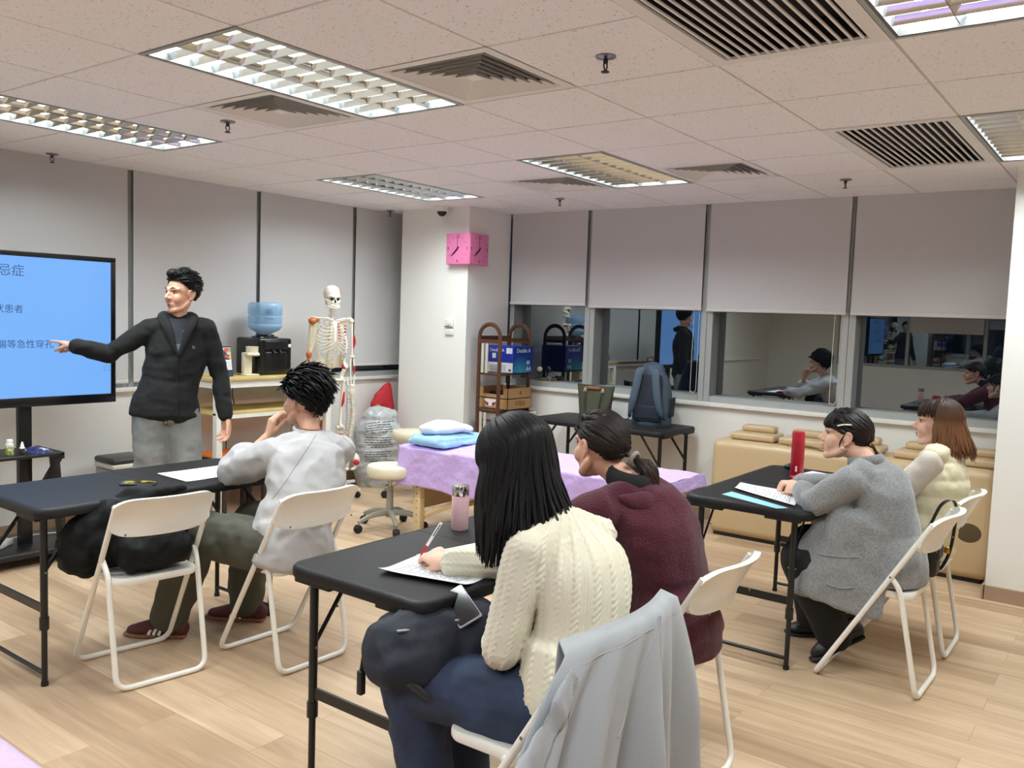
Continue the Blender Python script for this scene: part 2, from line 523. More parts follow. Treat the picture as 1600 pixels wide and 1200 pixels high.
BLR = [(.72, 1.750, 1.655, 'grey roller blind beside the white pier, above the tan bench end'),
       (1.785, 2.855, 1.655, 'half drawn grey blind above the pane that mirrors the skeleton'),
       (2.900, 3.945, 1.660, 'half drawn grey blind above the blue backpack'),
       (3.985, 4.80, 1.672, 'narrow half drawn grey blind next to the pink clock pillar')]
for k, (a, c, z, l) in enumerate(BLR): blind('y', a, c, z, l, {1: 1.82, 2: 2.925}.get(k))
BLL = [(1.15, 2.20, .98, 'long grey roller blind mostly hidden behind the blue screen'),
       (2.245, 3.295, .985, 'long grey roller blind between the screen edge and the standing lecturer'),
       (3.338, 4.385, .99, 'long grey roller blind directly behind the lecturer and the desk'),
       (4.425, 5.428, 1.045, 'long grey roller blind behind the skeleton and the water dispenser'),
       (5.470, 6.38, 1.055, 'long grey roller blind in the corner behind the white pillar')]
for (a, c, z, l) in BLL: blind('x', a, c, z, l)

# back window blind, seen only as a reflection
t = thing('roller_blind', 'half drawn white blind on the window mirrored in the dark pane', 'blind', (X0 + .03, 2.8, CZ), 0, 'roller blinds on the mirrored wall')
MB().box(X0 + .03, X0 + .034, 2.25, 3.4, 1.55, CZ).build('fabric', M_BLIND, t, world=True)
MB().box(X0 + .025, X0 + .04, 2.25, 3.4, 1.53, 1.555).build('bottom_bar', M_BLINDBAR, t, world=True)

# ---- recessed parabolic louvre lamps
M_LOUVRE = mat('louvre_mirror', rgb(226, 228, 226), .14, 1.0)
M_REFL = mat('lamp_reflector', rgb(232, 232, 226), .35, .4)
M_LIPG = mat('added_lip_grey', rgb(96, 98, 98), .5)
M_TUBE = mat('fluorescent_tube', rgb(255, 255, 255), .4, emit=((.93, .98, 1.0, 1), 16.0))
def lamp(i, j, label):
    x, y = gx(i) + .6, gy(j) + .3
    t = thing('ceiling_lamp', label, 'ceiling lamp', (x, y, CZ), 0, 'recessed louvre lamps')
    b = MB()
    a, c = .592, .292
    b.box(-a, a, -c, c, .10, .104)
    for s in (-1, 1):
        b.box(-a, a, s * c - .002, s * c + .002, .0, .104); b.box(s * a - .002, s * a + .002, -c, c, .0, .104)
    b.build('housing', M_REFL, t)
    b = MB()
    for s in (-1, 1):
        b.box(-.6, .6, s * .292 - .008, s * .292 + .008, -.004, .002); b.box(s * .592 - .008, s * .592 + .008, -.284, .284, -.004, .002)
    b.build('frame', M_ALU, t)
    b = MB()
    def blade(p0, p1, w):   # wedge shaped mirrored blade, wide at the top, curved like a parabola
        d = V((p1[0] - p0[0], p1[1] - p0[1], 0)); L_ = d.length; Mx = axes((p0[0], p0[1], 0), d, (0, 0, 1))
        pr = [(-.0012, .002), (-.004, .009), (-.008, .017), (-w, .027), (w, .027), (.008, .017), (.004, .009), (.0012, .002)]
        n = len(pr)
        b.add([(0, q, z) for q, z in pr] + [(L_, q, z) for q, z in pr], [(k, (k + 1) % n, n + (k + 1) % n, n + k) for k in range(n)], Mx)
    for q in (-.0967, .0967): blade((-.58, q), (.58, q), .018)
    for k in range(1, 12):
        xx = -.58 + 1.16 * k / 12
        for r in range(3):
            blade((xx, -.286 + .19 * r), (xx, -.286 + .19 * r + .19), .014)
    lip = MB()
    for s in (-1, 1):
        lip.box(-.59, .59, min(s * .29, s * .274), max(s * .29, s * .274), -.002, .026); lip.box(min(s * .59, s * .576), max(s * .59, s * .576), -.275, .275, -.002, .026)
    lip.build('added_lip', M_LIPG, t)  # dark lip added to cover the overbright edge of the housing walls
    for s in ():
        b.add([(-.58, s * .287, .004), (.58, s * .287, .004), (.58, s * .268, .05), (-.58, s * .268, .05)], [(0, 1, 2, 3)])
        b.add([(s * .586, -.287, .004), (s * .586, .287, .004), (s * .572, .287, .05), (s * .572, -.287, .05)], [(0, 1, 2, 3)])
    b.build('louvre', M_LOUVRE, t, ang=50)
    for q in (-.19, 0, .19):
        MB().tube([(-.56, q, .046), (.56, q, .046)], .008, 8).build('tube', M_TUBE, t)
    return t
LL = {(0, 0): 'large louvre lamp between two square vents near the top of the room', (4, 0): 'louvre lamp with a square vent on either long side, near the window wall',
      (0, 3): 'louvre lamp beside the screen wall, above the blue display', (4, 3): 'louvre lamp above the skeleton, near the pillar',
      (0, -4): 'brightest lamp in the ceiling, right of the big slatted grille', (4, -4): 'louvre lamp above the white pier, right of the small slatted grille'}
for (i, j) in LIGHTS: lamp(i, j, LL.get((i, j), 'unseen louvre lamp added behind the viewer for even light'))

# ---- square diffusers and slatted grilles
def vent(i, j, label):
    x, y = gx(i) + .3, gy(j) + .3
    t = thing('air_vent', label, 'vent', (x, y, CZ), 0, 'square ceiling vents')
    MB().box(-.28, .28, -.28, .28, .11, .115).build('backing', M_VENTIN, t)
    b = MB()
    def ringq(r0, z0, r1, z1):
        q = lambda r, z: [(-r, -r, z), (r, -r, z), (r, r, z), (-r, r, z)]
        b.add(q(r0, z0) + q(r1, z1), [(k, (k + 1) % 4, 4 + (k + 1) % 4, 4 + k) for k in range(4)])
        b.add(q(r0, z0 + .003) + q(r1, z1 + .003), [(4 + k, 4 + (k + 1) % 4, (k + 1) % 4, k) for k in range(4)])
    ringq(.298, 0, .255, 0); ringq(.255, 0, .232, .03)
    for k in range(6):
        r = .225 - .036 * k
        ringq(r + .009, .0, r - .013, .021)
    b.box(-.03, .03, -.03, .03, .004, .008)
    b.build('louvre_rings', M_VENT, t, ang=20)
    return t
vent(1, -1, 'square ceiling vent on the near side of the large louvre lamp')
vent(1, 1, 'square ceiling vent between the large lamp and the screen wall lamp')
vent(5, -1, 'square ceiling vent nearer the slatted grilles, beside the far lamp')
vent(5, 1, 'square ceiling vent above the pillar clock, beside the far lamp')
def grille(i, j, label):
    x, y = gx(i) + .6, gy(j) + .3
    t = thing('air_grille', label, 'air grille', (x, y, CZ), 0, 'slatted ceiling grilles')
    MB().box(-.56, .56, -.26, .26, .09, .095).build('backing', M_VENTIN, t)
    b = MB()
    for s in (-1, 1):
        b.box(-.597, .597, min(s * .297, s * .245), max(s * .297, s * .245), -.004, .006)
        b.box(min(s * .597, s * .545), max(s * .597, s * .545), -.245, .245, -.004, .006)
    wl = MB()
    for s in (-1, 1):
        wl.box(-.55, .55, s * .247 - .003, s * .247 + .003, .006, .09); wl.box(s * .547 - .003, s * .547 + .003, -.25, .25, .006, .09)
    b.build('frame', M_VENT, t); wl.build('shaded_plenum_wall', M_VENTIN, t)
    b = MB()
    for k in range(14):
        q = -.226 + .452 * k / 13
        b.box(-.545, .545, q - .0042, q + .0042, -.002, .004)
    b.build('slats', M_VENT, t)
    return t
grille(0, -3, 'large slatted air grille at the top edge, next to the brightest lamp')
grille(4, -3, 'slatted air grille near the white pier, farther from the viewer')
def sprinkler(x, y, label):
    t = thing('fire_sprinkler', label, 'sprinkler', (x, y, CZ), 0, 'ceiling sprinklers')
    MB().lathe([(.001, .002), (.038, .001), (.036, -.006), (.016, -.011), (.012, -.012)], 20).build('cover_plate', M_STEEL, t)
    b = MB().tube([(0, 0, -.01), (0, 0, -.026)], .009, 10)
    b.tube([(-.009, 0, -.024), (-.012, 0, -.036), (-.004, 0, -.05), (0, 0, -.054)], .0028, 6).tube([(.009, 0, -.024), (.012, 0, -.036), (.004, 0, -.05), (0, 0, -.054)], .0028, 6)
    b.lathe([(.001, -.053), (.015, -.054), (.015, -.057), (.001, -.058)], 14)
    b.build('head', mat('sprinkler_bronze', rgb(70, 62, 56), .4, .8), t)
sprinkler(2.705, 1.64, 'nearest fire sprinkler, between the big vent and the big grille')
sprinkler(2.69, 3.85, 'fire sprinkler between the left lamp and its square vent')
sprinkler(2.72, 5.76, 'fire sprinkler at the ceiling edge above the blue screen')
sprinkler(5.66, 1.63, 'fire sprinkler in front of the small slatted grille')
sprinkler(5.70, 3.82, 'fire sprinkler beyond the far square vent, near the pillar')
sprinkler(5.76, 5.74, 'fire sprinkler at the corner over the last left blind')
# ================================================================ folding chairs
def chair_proto():
    t = thing('folding_chair', 'x', 'chair')
    r = .0115
    yz = lambda z: .205 - .44 * (z - .012) / .753
    p = [(-.197, yz(.765), .765), (-.205, yz(.012), .012), (.205, yz(.012), .012), (.197, yz(.765), .765)]
    MB().tube(fillet(p, .06), r, 10).build('front_frame', M_CHAIR, t)
    p = [(-.193, -.085, .515), (-.186, -.125, .46), (-.186, -.215, .012), (.186, -.215, .012), (.186, -.125, .46), (.193, -.085, .515)]
    MB().tube(fillet(p, .055), r, 10).build('rear_frame', M_CHAIR, t)
    b = MB()                                                 # seat: a rounded, slightly dished slab with a turned-down rim
    ol = rrect(-.175, .175, -.175, .185, .05, 7)
    c = (0, .005)
    def ring(s_, z): return [(c[0] + (x - c[0]) * s_, c[1] + (y - c[1]) * s_, z) for x, y in ol]
    b.rings([ring(.86, .418), ring(.985, .418), ring(1.0, .424), ring(1.0, .438), ring(.985, .446), ring(.93, .447), ring(.8, .442), ring(.4, .437), ring(.02, .436)])
    b.build('seat', M_CHAIR, t, ang=60)
    MB().tube([(-.19, -.02, .43), (.19, -.02, .43)], .006, 8).build('seat_rod', M_CHAIR, t)
    b = MB()                                                 # curved back rest, bowed to the rear, rounded ends, thick rim
    N_ = 24
    def hw(u): return (1 - abs(2 * u - 1) ** 7 * .40)
    R = []
    for k in range(N_ + 1):
        u = k / N_; x = -.207 + .414 * u
        bow = -.055 * (1 - (2 * u - 1) ** 2)
        zc = .712; h = .084 * hw(u)
        y0 = -.208 + bow
        tilt = -.5
        pr = [(.012, h), (-.012, h), (-.010, h - .014), (-.004, h - .02), (-.004, -h + .02), (-.010, -h + .014), (-.012, -h), (.012, -h), (.006, -h + .01), (.006, h - .01)]
        R.append([(x, y0 + d + tilt * q, zc + q) for d, q in pr])
    b.rings(R)
    b.build('backrest', M_CHAIR, t, ang=60)
    for s in (-1, 1):
        MB().lathe([(.001, .004), (.005, .003), (.006, 0), (.001, -.001)], 8, axes((s * .196, -.088, .515), (0, 1, 0), (s, 0, 0)) @ T(0, 0, .012)).build('pivot_screw', M_STEEL, t)
        MB().lathe([(.001, .003), (.004, .002), (.005, 0), (.001, -.001)], 8, axes((s * .165, -.235, .65), (1, 0, 0), (0, -1, 0)) @ T(0, 0, .0135)).build('back_screw', M_STEEL, t)
    t['group'] = 'white folding chairs'
    return t
CH = chair_proto()
CHAIRS = [(1.97, 3.40, -8, 'white folding chair carrying a heap of black clothing, at the left table'),
          (2.47, 3.07, -2, 'white folding chair under the man in the pale grey long-sleeved top'),
          (1.895, 1.28, 2, 'white folding chair with a grey hoodie hung over its back'),
          (2.67, 1.30, 0, 'white folding chair under the woman in the maroon fleece'),
          (4.05, .90, -1, 'white folding chair under the woman in the grey blazer'),
          (4.63, .90, 0, 'white folding chair under the woman in the cream padded vest')]
for k, (x, y, a, l) in enumerate(CHAIRS):
    if k == 0:
        CH.location = (x, y, 0); CH.rotation_euler = (0, 0, math.radians(a)); CH['label'] = l
    else: dup(CH, (x, y, 0), math.radians(a), l)
MW[CH.name] = T(1.97, 3.40, 0) @ RZ(math.radians(-8))

# ================================================================ folding tables
def table_proto():
    t = thing('folding_table', 'x', 'table')
    hx, hy = .61, .305
    b = MB()
    ol = rrect(-hx, hx, -hy, hy, .055, 8)
    def ring(d, z): 
        return [(x * (hx - d) / hx, y * (hy - d) / hy, z) for x, y in ol]
    b.rings([ring(.02, .715), ring(.006, .714), ring(.002, .704), ring(0, .724), ring(.002, .735), ring(.010, .740), ring(.3, .740)][0:0] or
            [ring(.022, .718), ring(.016, .700), ring(.004, .700), ring(0, .712), ring(.0015, .732), ring(.008, .740), ring(.03, .7405)])
    # deeper apron at the corners of the short ends leaves the hand notch in the middle
    for sx in (-1, 1):
        for sy in (-1, 1):
            x0, x1 = sorted((sx * (hx - .004), sx * (hx - .03)))
            y0, y1 = sorted((sy * .10, sy * (hy - .04)))
            b.rbox(x0, x1, y0, y1, .688, .706, .005)
    b.build('tabletop', M_TABLE, t, ang=50)
    MB().box(-.0012, .0012, -hy + .01, hy - .01, .7395, .7412).build('fold_seam', M_INKD, t)
    for sx in (-1, 1):
        for sy in (-1, 1):
            x, y = sx * .555, sy * .225
            b = MB().tube([(x, y, .705), (x, y, .27)], .0145, 12)
            b.tube([(x, y, .285), (x, y, .235)], .0185, 12)
            b.tube([(x, y, .25), (x, y, .015)], .0115, 12)
            b.tube([(x, y, .016), (x, y, .0)], .0145, 12)
            b.build('leg', M_BLKMET, t)
            MB().tube([(x, y, .47), (x - sx * .17, y * .98, .70)], [(.004, .010), (.004, .010)], 8, side=(0, 1, 0)).build('brace', M_BLKMET, t)
            b = MB()
            for zz in (.47,): b.ball((x - sx * .0, y - .0155, zz), .005, 8, 5).ball((x, y + .0155, zz), .005, 8, 5)
            b.ball((x - sx * .085, y * .99 - .012, .586), .005, 8, 5)
            b.build('rivet', M_STEEL, t)
        x = sx * .555
        MB().box(x - .005, x + .005, -.225, .225, .30, .335).build('crossbar', M_BLKMET, t)
        MB().tube([(x, -.225, .05), (x, .225, .05)], .009, 10).build('foot_bar', M_BLKMET, t)
    t['group'] = 'black folding tables'
    return t
TB = table_proto()
TABLES = [(2.165, 3.725, 0, 'black folding table at the left, with a phone and papers, tinted blue by the screen'),
          (2.37, 1.885, 0, 'nearest black folding table, where the woman in the cream sweater is writing'),
          (4.39, 1.455, 0, 'black folding table with the red flask, in front of the two women on the right'),
          (6.045, 3.465, 90, 'black folding table under the window, carrying the handbag and the backpack')]
for k, (x, y, a, l) in enumerate(TABLES):
    if k == 0: TB.location = (x, y, 0); TB['label'] = l; MW[TB.name] = T(x, y, 0)
    else: dup(TB, (x, y, 0), math.radians(a), l)

# ================================================================ display on its stand
t = thing('display_stand', 'large black framed interactive display showing a blue slide, on a black wheeled stand', 'display', (2.12, 5.36, 0))
TX0, TX1, TZ0, TZ1, TY = 1.39, 2.85, .935, 1.835, 5.22
M_BEZ = mat('display_bezel', rgb(14, 14, 18), .25)
b = MB()
w_ = .03
b.rbox(TX0, TX1, TY, TY + .06, TZ1 - w_, TZ1, .004).rbox(TX0, TX1, TY, TY + .06, TZ0, TZ0 + .055, .004)
b.rbox(TX0, TX0 + w_, TY + .0005, TY + .0595, TZ0 + .003, TZ1 - .003, .004).rbox(TX1 - w_ + .0003, TX1 - .0003, TY + .0005, TY + .0595, TZ0 + .003, TZ1 - .003, .004)
b.rbox(TX0 + .01, TX1 - .01, TY + .02, TY + .075, TZ0 + .01, TZ1 - .01, .004)
b.build('bezel', M_BEZ, t, world=True)
M_SCREEN = mat('display_slide', rgb(10, 20, 30), .25, emit=((.20, .47, 1.0, 1), .80))
sc_ = MB().box(TX0 + w_, TX1 - w_, TY + .008, TY + .012, TZ0 + .055, TZ1 - w_).build('screen', M_SCREEN, t, world=True)
def scr_frame(x, z): return axes((x, TY + .0072, z), (1, 0, 0), (0, -1, 0))
M_SLIDE = mat('slide_lettering', rgb(20, 46, 84), .6, emit=((.02, .07, .17, 1), .6))
MB().text('腹部推拿禁忌症', .072, scr_frame(2.31, 1.718), .0004, 'RIGHT').build('title_lettering', M_SLIDE, sc_, world=True)
MB().text('急腹症、腹膜炎状患者', .052, scr_frame(2.302, 1.500), .0004, 'RIGHT').build('lettering', M_SLIDE, sc_, world=True)
MB().text('怀疑胃腸等急性穿孔', .052, scr_frame(2.47, 1.298), .0004, 'RIGHT').build('lettering', M_SLIDE, sc_, world=True)
b = MB()
for q in ((0, .036, 0, .0012), (0, .036, .028, .0292), (0, .0012, 0, .0292), (.0348, .036, 0, .0292)):
    b.box(2.775 + q[0], 2.775 + q[1], TY + .0068, TY + .0072, 1.135 + q[2], 1.135 + q[3])
b.build('screen_button', M_SLIDE, sc_, world=True)
for x in (1.90, 2.345):
    MB().rbox(x - .036, x + .036, 5.31, 5.355, .075, 1.5, .004).build('upright', M_BLKMET, t, world=True)
MB().rbox(1.85, 2.40, 5.296, 5.31, 1.1, 1.7, .003).build('mount_plate', M_BLKMET, t, world=True)
b = MB().rbox(1.78, 2.43, 5.02, 5.34, .665, .683, .004)
for x in (1.79, 2.42): 
    b.tube([(x, 5.04, .67), (x, 5.30, .42)], [(.004, .03)] * 2, 8, side=(1, 0, 0))
    b.rbox(x - .012, x + .012, 5.02, 5.34, .645, .685, .003)
b.build('shelf', M_BLKMET, t, world=True)
for x in (1.80, 2.45):
    MB().tube([(x, 5.19, .66), (x + (.07 if x > 2 else -.07), 5.24, .10)], [(.03, .018)] * 2, 4, side=(1, 0, 0)).build('side_strut', M_BLKMET, t, world=True)
MB().rbox(1.64, 2.66, 5.14, 5.62, .055, .10, .02).build('base', M_BLKMET, t, world=True)
for x in (1.70, 2.60):
    for y in (5.20, 5.56):
        b = MB()
        b.lathe([(.001, -.012), (.026, -.012), (.03, -.006), (.03, .006), (.026, .012), (.001, .012)], 16, axes((x, y, .03), (0, 1, 0), (1, 0, 0)))
        c_ = b.build('caster', M_RUBBER, t, world=True)
        MB().lathe([(.001, -.0135), (.012, -.0135), (.012, .0135), (.001, .0135)], 10, axes((x, y, .03), (0, 1, 0), (1, 0, 0))).build('hub', M_STEEL, c_, world=True)

# things on the display's stand
t = thing('lotion_bottle', 'green lotion bottle with a white screw cap on the display shelf', 'bottle', (2.165, 5.10, .683))
MB().lathe([(.001, 0), (.020, 0), (.022, .004), (.022, .045), (.018, .052), (.001, .053)], 18).build('body', mat('green_lotion', rgb(120, 140, 40), .35, var=(60, rgb(200, 205, 160), .45, .6)), t)
MB().lathe([(.001, .05), (.021, .05), (.021, .064), (.017, .066), (.017, .086), (.015, .09), (.001, .09)], 18).build('cap', M_WHITE, t)
t = thing('dropper_bottle', 'small dark dropper bottle with a white nozzle on the display shelf', 'bottle', (2.228, 5.09, .683))
MB().lathe([(.001, 0), (.013, 0), (.014, .003), (.014, .03), (.010, .036), (.001, .037)], 16).build('body', mat('brown_vial', rgb(58, 44, 46), .25), t)
MB().lathe([(.001, .034), (.015, .034), (.014, .04), (.010, .043), (.009, .056), (.006, .06), (.0055, .07), (.001, .072)], 16).build('nozzle', M_WHITE, t)
def packet(u, v):
    x, y = 2.27 + .12 * u, 5.04 + .20 * v
    return (x, y, .684 + .024 * math.sin(PI * u) ** .6 * math.sin(PI * v) ** .6 + .007 * wrinkle((x, y, 0), 55))
tag(MB().sheet(packet, 16, 16, -.0).sheet(lambda u, v: (2.27 + .12 * u, 5.04 + .2 * (1 - v), .6835), 1, 1).build('tissue_packet', mat('blue_packet', rgb(38, 42, 92), .3, var=(14, rgb(205, 205, 215), .55, .62)), None, (2.33, 5.14, .684), world=True),
    'crumpled blue and white packet lying on the display shelf corner', 'packet')
t = thing('power_strip', 'white power strip with a black plug on the base of the display stand', 'power strip', (2.16, 5.30, .10), math.radians(38))
MB().rbox(-.15, .15, -.03, .03, .0, .036, .006).build('body', M_WHITE, t)
MB().rbox(.03, .065, -.018, .018, .036, .066, .005).build('black_plug', M_BLACK, t)
MB().rbox(-.04, -.005, -.018, .018, .036, .062, .005).build('white_plug', M_WHITE, t)
b = MB()
for x in (.10,):
    for q in ((-.006, .006), (.006, .006), (0, -.008)): b.box(x + q[0] - .0015, x + q[0] + .0015, q[1] - .003, q[1] + .003, .0355, .0366)
b.build('socket_holes', M_INKD, t)
MB().tube([(.15, 0, .016), (.22, .02, .014), (.36, -.10, .010), (.46, -.30, .008)], .004, 8, 6).build('lead', M_WHITE, t)

# ================================================================ desk with two tops
t = thing('high_desk', 'tall white framed desk with pale wooden top and lower shelf by the blinds', 'desk', (4.2, 5.60, 0))
M_OAKTOP = mat('pale_bamboo', rgb(206, 186, 122), .5, bump=(12, .05, (1, 14, 1)), var=(5, rgb(190, 166, 104), .4, .62))
DX0, DX1, DY0, DY1 = 3.66, 4.80, 5.37, 5.84
MB().rbox(DX0, DX1, DY0, DY1, 1.015, 1.04, .004).build('desktop', M_OAKTOP, t, world=True)
MB().rbox(DX0 + .03, DX1 - .03, DY0 + .02, DY1 - .02, .765, .785, .003).build('shelf', M_OAKTOP, t, world=True)
b = MB().box(DX0 + .03, DX1 - .03, DY0 + .012, DY0 + .034, .965, 1.015).box(DX0 + .03, DX1 - .03, DY1 - .034, DY1 - .012, .965, 1.015)
b.box(DX0 + .012, DX0 + .034, DY0 + .02, DY1 - .02, .965, 1.015).box(DX1 - .034, DX1 - .012, DY0 + .02, DY1 - .02, .965, 1.015)
b.box(DX0 + .082, DX1 - .082, DY0 + .012, DY0 + .03, .738, .765)
b.build('apron', M_WHITE, t, world=True)
for x in (DX0 + .03, DX1 - .08):
    for y in (DY0 + .01, DY1 - .06):
        MB().rbox(x, x + .05, y, y + .05, .012, 1.015, .003).build('leg', M_WHITE, t, world=True)
        MB().tube([(x + .025, y + .025, 0), (x + .025, y + .025, .014)], .02, 12).build('foot', M_BLACK, t, world=True)
tag(MB().tube([(4.12, 5.80, .95), (4.13, 5.815, .85), (4.15, 5.82, .78), (4.11, 5.825, .66), (4.085, 5.83, .45), (4.08, 5.84, .10)], .004, 8, 5).build('power_cable', M_BLACK, None, (4.1, 5.82, .1), world=True),
    'black power cable hanging down behind the high desk to the floor', 'cable')

# things on the desk
t = thing('desk_calendar', 'upright desk calendar with a colourful photo and a navy foot', 'calendar', (3.835, 5.52, 1.04), math.radians(-8))
b = MB().add([(-.068, -.03, 0), (.068, -.03, 0), (.068, .01, .225), (-.068, .01, .225), (-.068, .075, 0), (.068, .075, 0), (.068, .014, .225), (-.068, .014, .225)],
             [(0, 1, 2, 3), (5, 4, 7, 6), (0, 4, 5, 1), (3, 2, 6, 7), (1, 5, 6, 2), (4, 0, 3, 7)])
b.build('easel', mat('calendar_board', rgb(40, 42, 48), .6), t)
def onface(y0, y1, x0=-.062, x1=.062, d=.0015):
    f_ = lambda x, h: (x, -.03 + .04 * h / .225 - d, h)
    return [f_(x0, y0), f_(x1, y0), f_(x1, y1), f_(x0, y1)]
pp = MB().add(onface(.05, .215), [(0, 1, 2, 3)]).build('page', M_PAPER, t)
def patches():
    m = bpy.data.materials.new('calendar_photo'); m.use_nodes = True
    nt = m.node_tree; v = nt.nodes.new('ShaderNodeTexVoronoi'); v.inputs['Scale'].default_value = 34
    r = nt.nodes.new('ShaderNodeValToRGB'); r.color_ramp.interpolation = 'CONSTANT'
    cols = [rgb(210, 190, 90), rgb(120, 40, 40), rgb(190, 190, 190), rgb(60, 60, 70), rgb(225, 220, 210), rgb(150, 160, 90), rgb(200, 90, 90)]
    e = r.color_ramp.elements; e[0].color = cols[0]; e[1].position = .15; e[1].color = cols[1]
    for k, c in enumerate(cols[2:]): q = e.new(.3 + .13 * k); q.color = c
    tc = nt.nodes.new('ShaderNodeTexCoord'); nt.links.new(tc.outputs['Object'], v.inputs['Vector'])
    sp = nt.nodes.new('ShaderNodeSeparateColor'); nt.links.new(v.outputs['Color'], sp.inputs[0]); nt.links.new(sp.outputs[0], r.inputs[0])
    nt.links.new(r.outputs[0], nt.nodes['Principled BSDF'].inputs['Base Color'])
    return m
MB().add(onface(.125, .212, -.06, .06, .0025), [(0, 1, 2, 3)]).build('photo', patches(), pp)
MB().add(onface(.003, .045, -.064, .064, .002), [(0, 1, 2, 3)]).build('navy_foot', mat('calendar_navy', rgb(40, 52, 84), .6), t)
b = MB()
for r in range(6):
    for c in range(7):
        x, y = -.048 + c * .016, .058 + r * .0095
        b.add(onface(y, y + .0035, x, x + .006, .0025), [(0, 1, 2, 3)])
b.build('date_print', M_INK, pp)
Mx = axes((-.035, -.0285, .024), (1, 0, 0), (0, -1, .18))
MB().tube([Mx @ V((.009 * math.cos(a), .009 * math.sin(a), 0)) for a in [2 * PI * k / 14 for k in range(14)]], .0016, 6, closed=True).build('ring_logo', M_WHITE, t)
t = thing('spray_bottle', 'small clear bottle with a grey label in front of the desk calendar', 'bottle', (3.745, 5.47, 1.04))
M_CLEAR = mat('clear_plastic', rgb(205, 222, 222), .12, trans=.75)
MB().lathe([(.001, 0), (.024, 0), (.026, .005), (.026, .09), (.02, .105), (.011, .115), (.011, .125), (.001, .125)], 20).build('body', M_CLEAR, t)
MB().lathe([(.0262, .025), (.0266, .026), (.0266, .065), (.0262, .066)], 20).build('label', mat('bottle_label', rgb(96, 112, 122), .6), t)
MB().lathe([(.001, .12), (.013, .12), (.013, .145), (.010, .15), (.001, .15)], 16).build('cap', mat('frost_cap', rgb(200, 215, 215), .3), t)
t = thing('cup_dispenser', 'cream plastic cup holder with a projecting ring beside the water dispenser', 'cup holder', (4.075, 5.52, 1.04), math.radians(-10))
MB().rbox(-.055, .055, -.05, .06, 0, .012, .005).build('foot', M_CREAM, t)
MB().rbox(-.05, .02, .0, .05, .01, .165, .012).build('column', M_CREAM, t)
MB().rbox(-.05, .055, -.055, .05, .15, .176, .01).build('arm', M_CREAM, t)
MB().lathe([(.001, .17), (.046, .17), (.046, .215), (.048, .22), (.044, .222), (.001, .215)], 24, T(.012, -.005, 0)).build('ring', M_CREAM, t)

t = thing('water_dispenser', 'black table-top water dispenser on the high desk', 'water dispenser', (4.285, 5.62, 1.04))
M_GLOSSB = mat('black_gloss', rgb(14, 14, 15), .22)
MB().rbox(-.155, .155, -.14, .16, .0, .285, .018).build('cabinet', M_GLOSSB, t)
MB().rbox(-.10, .10, -.146, -.13, .02, .18, .012).build('bay', mat('bay_black', rgb(6, 6, 7), .35), t)
MB().rbox(-.11, .11, -.148, -.13, .20, .268, .008).build('control_panel', mat('panel_black', rgb(24, 24, 26), .3), t)
for x in (-.03, .03): MB().tube([(x, -.145, .19), (x, -.165, .17)], .010, 10).build('tap', M_BLACK, t)
MB().box(.118, .142, -.1425, -.139, .215, .24).build('white_tag', M_WHITE, t)
MB().lathe([(.001, .28), (.105, .28), (.10, .295), (.075, .302), (.07, .312), (.001, .312)], 28).build('collar', M_GLOSSB, t)
t = thing('water_bottle_jug', 'large blue water jug upside down on the black dispenser', 'water jug', (4.285, 5.62, 1.325))
M_JUG = mat('blue_polycarbonate', rgb(150, 196, 232), .12, alpha=.55)
pr = [(.030, 0.0), (.032, .02), (.07, .04), (.11, .06), (.128, .085), (.131, .10), (.126, .11), (.131, .12), (.132, .165), (.126, .172), (.126, .18), (.132, .188), (.132, .245), (.128, .262), (.115, .275), (.06, .278), (.02, .27)]
MB().lathe(pr, 32).build('shell', M_JUG, t)
MB().lathe([(.001, .02), (.06, .042), (.108, .064), (.122, .088), (.122, .17), (.122, .235), (.001, .236)], 28).build('water', mat('jug_water', rgb(140, 190, 228), .05, alpha=.35), t)
b = MB()
for z in (.195, .215, .150): 
    Mx = axes((-.06, -.1215, z), (.89, -.45, 0), (-.45, -.89, 0))
    b.text('WATER' if z < .16 else '蒸餾水', .020, Mx @ T(0, 0, .012), .0006)
b.build('lettering', mat('jug_print', rgb(40, 84, 140), .5), t)

# ---- orange stools, pedal bin
def stool(x, y, label):
    t = thing('orange_stool', label, 'stool', (x, y, 0), 0, 'orange padded stools under the desk')
    M_O = mat('orange_vinyl', rgb(226, 116, 46), .45); M_W = mat('dark_walnut', rgb(52, 38, 34), .5)
    MB().rbox(-.20, .20, -.15, .15, .425, .47, .018).build('cushion', M_O, t)
    MB().rbox(-.205, .205, -.155, .155, .385, .425, .006).build('seat_frame', M_W, t)
    for sx in (-1, 1):
        for sy in (-1, 1):
            MB().rbox(sx * .18 - .018, sx * .18 + .018, sy * .13 - .018, sy * .13 + .018, 0, .39, .004).build('leg', M_W, t)
    MB().rbox(-.18, .18, -.012, .012, .2, .23, .004).build('stretcher', M_W, t)
stool(3.94, 5.52, 'orange topped stool next to the white desk leg')
stool(4.38, 5.56, 'orange topped stool behind the seated man’s shoulder')
t = thing('pedal_bin', 'small steel bin with a black lid on the floor behind the lecturer', 'bin', (3.11, 5.62, 0))
MB().rbox(-.13, .13, -.12, .12, .0, .44, .02).build('body', mat('brushed_bin', rgb(158, 160, 158), .35, .7), t)
MB().rbox(-.135, .135, -.125, .125, .47, .515, .02).build('lid', mat('bin_lid', rgb(52, 50, 50), .4), t)
MB().rbox(-.133, .133, -.123, .123, .44, .475, .01).build('rim', M_WHITE, t)

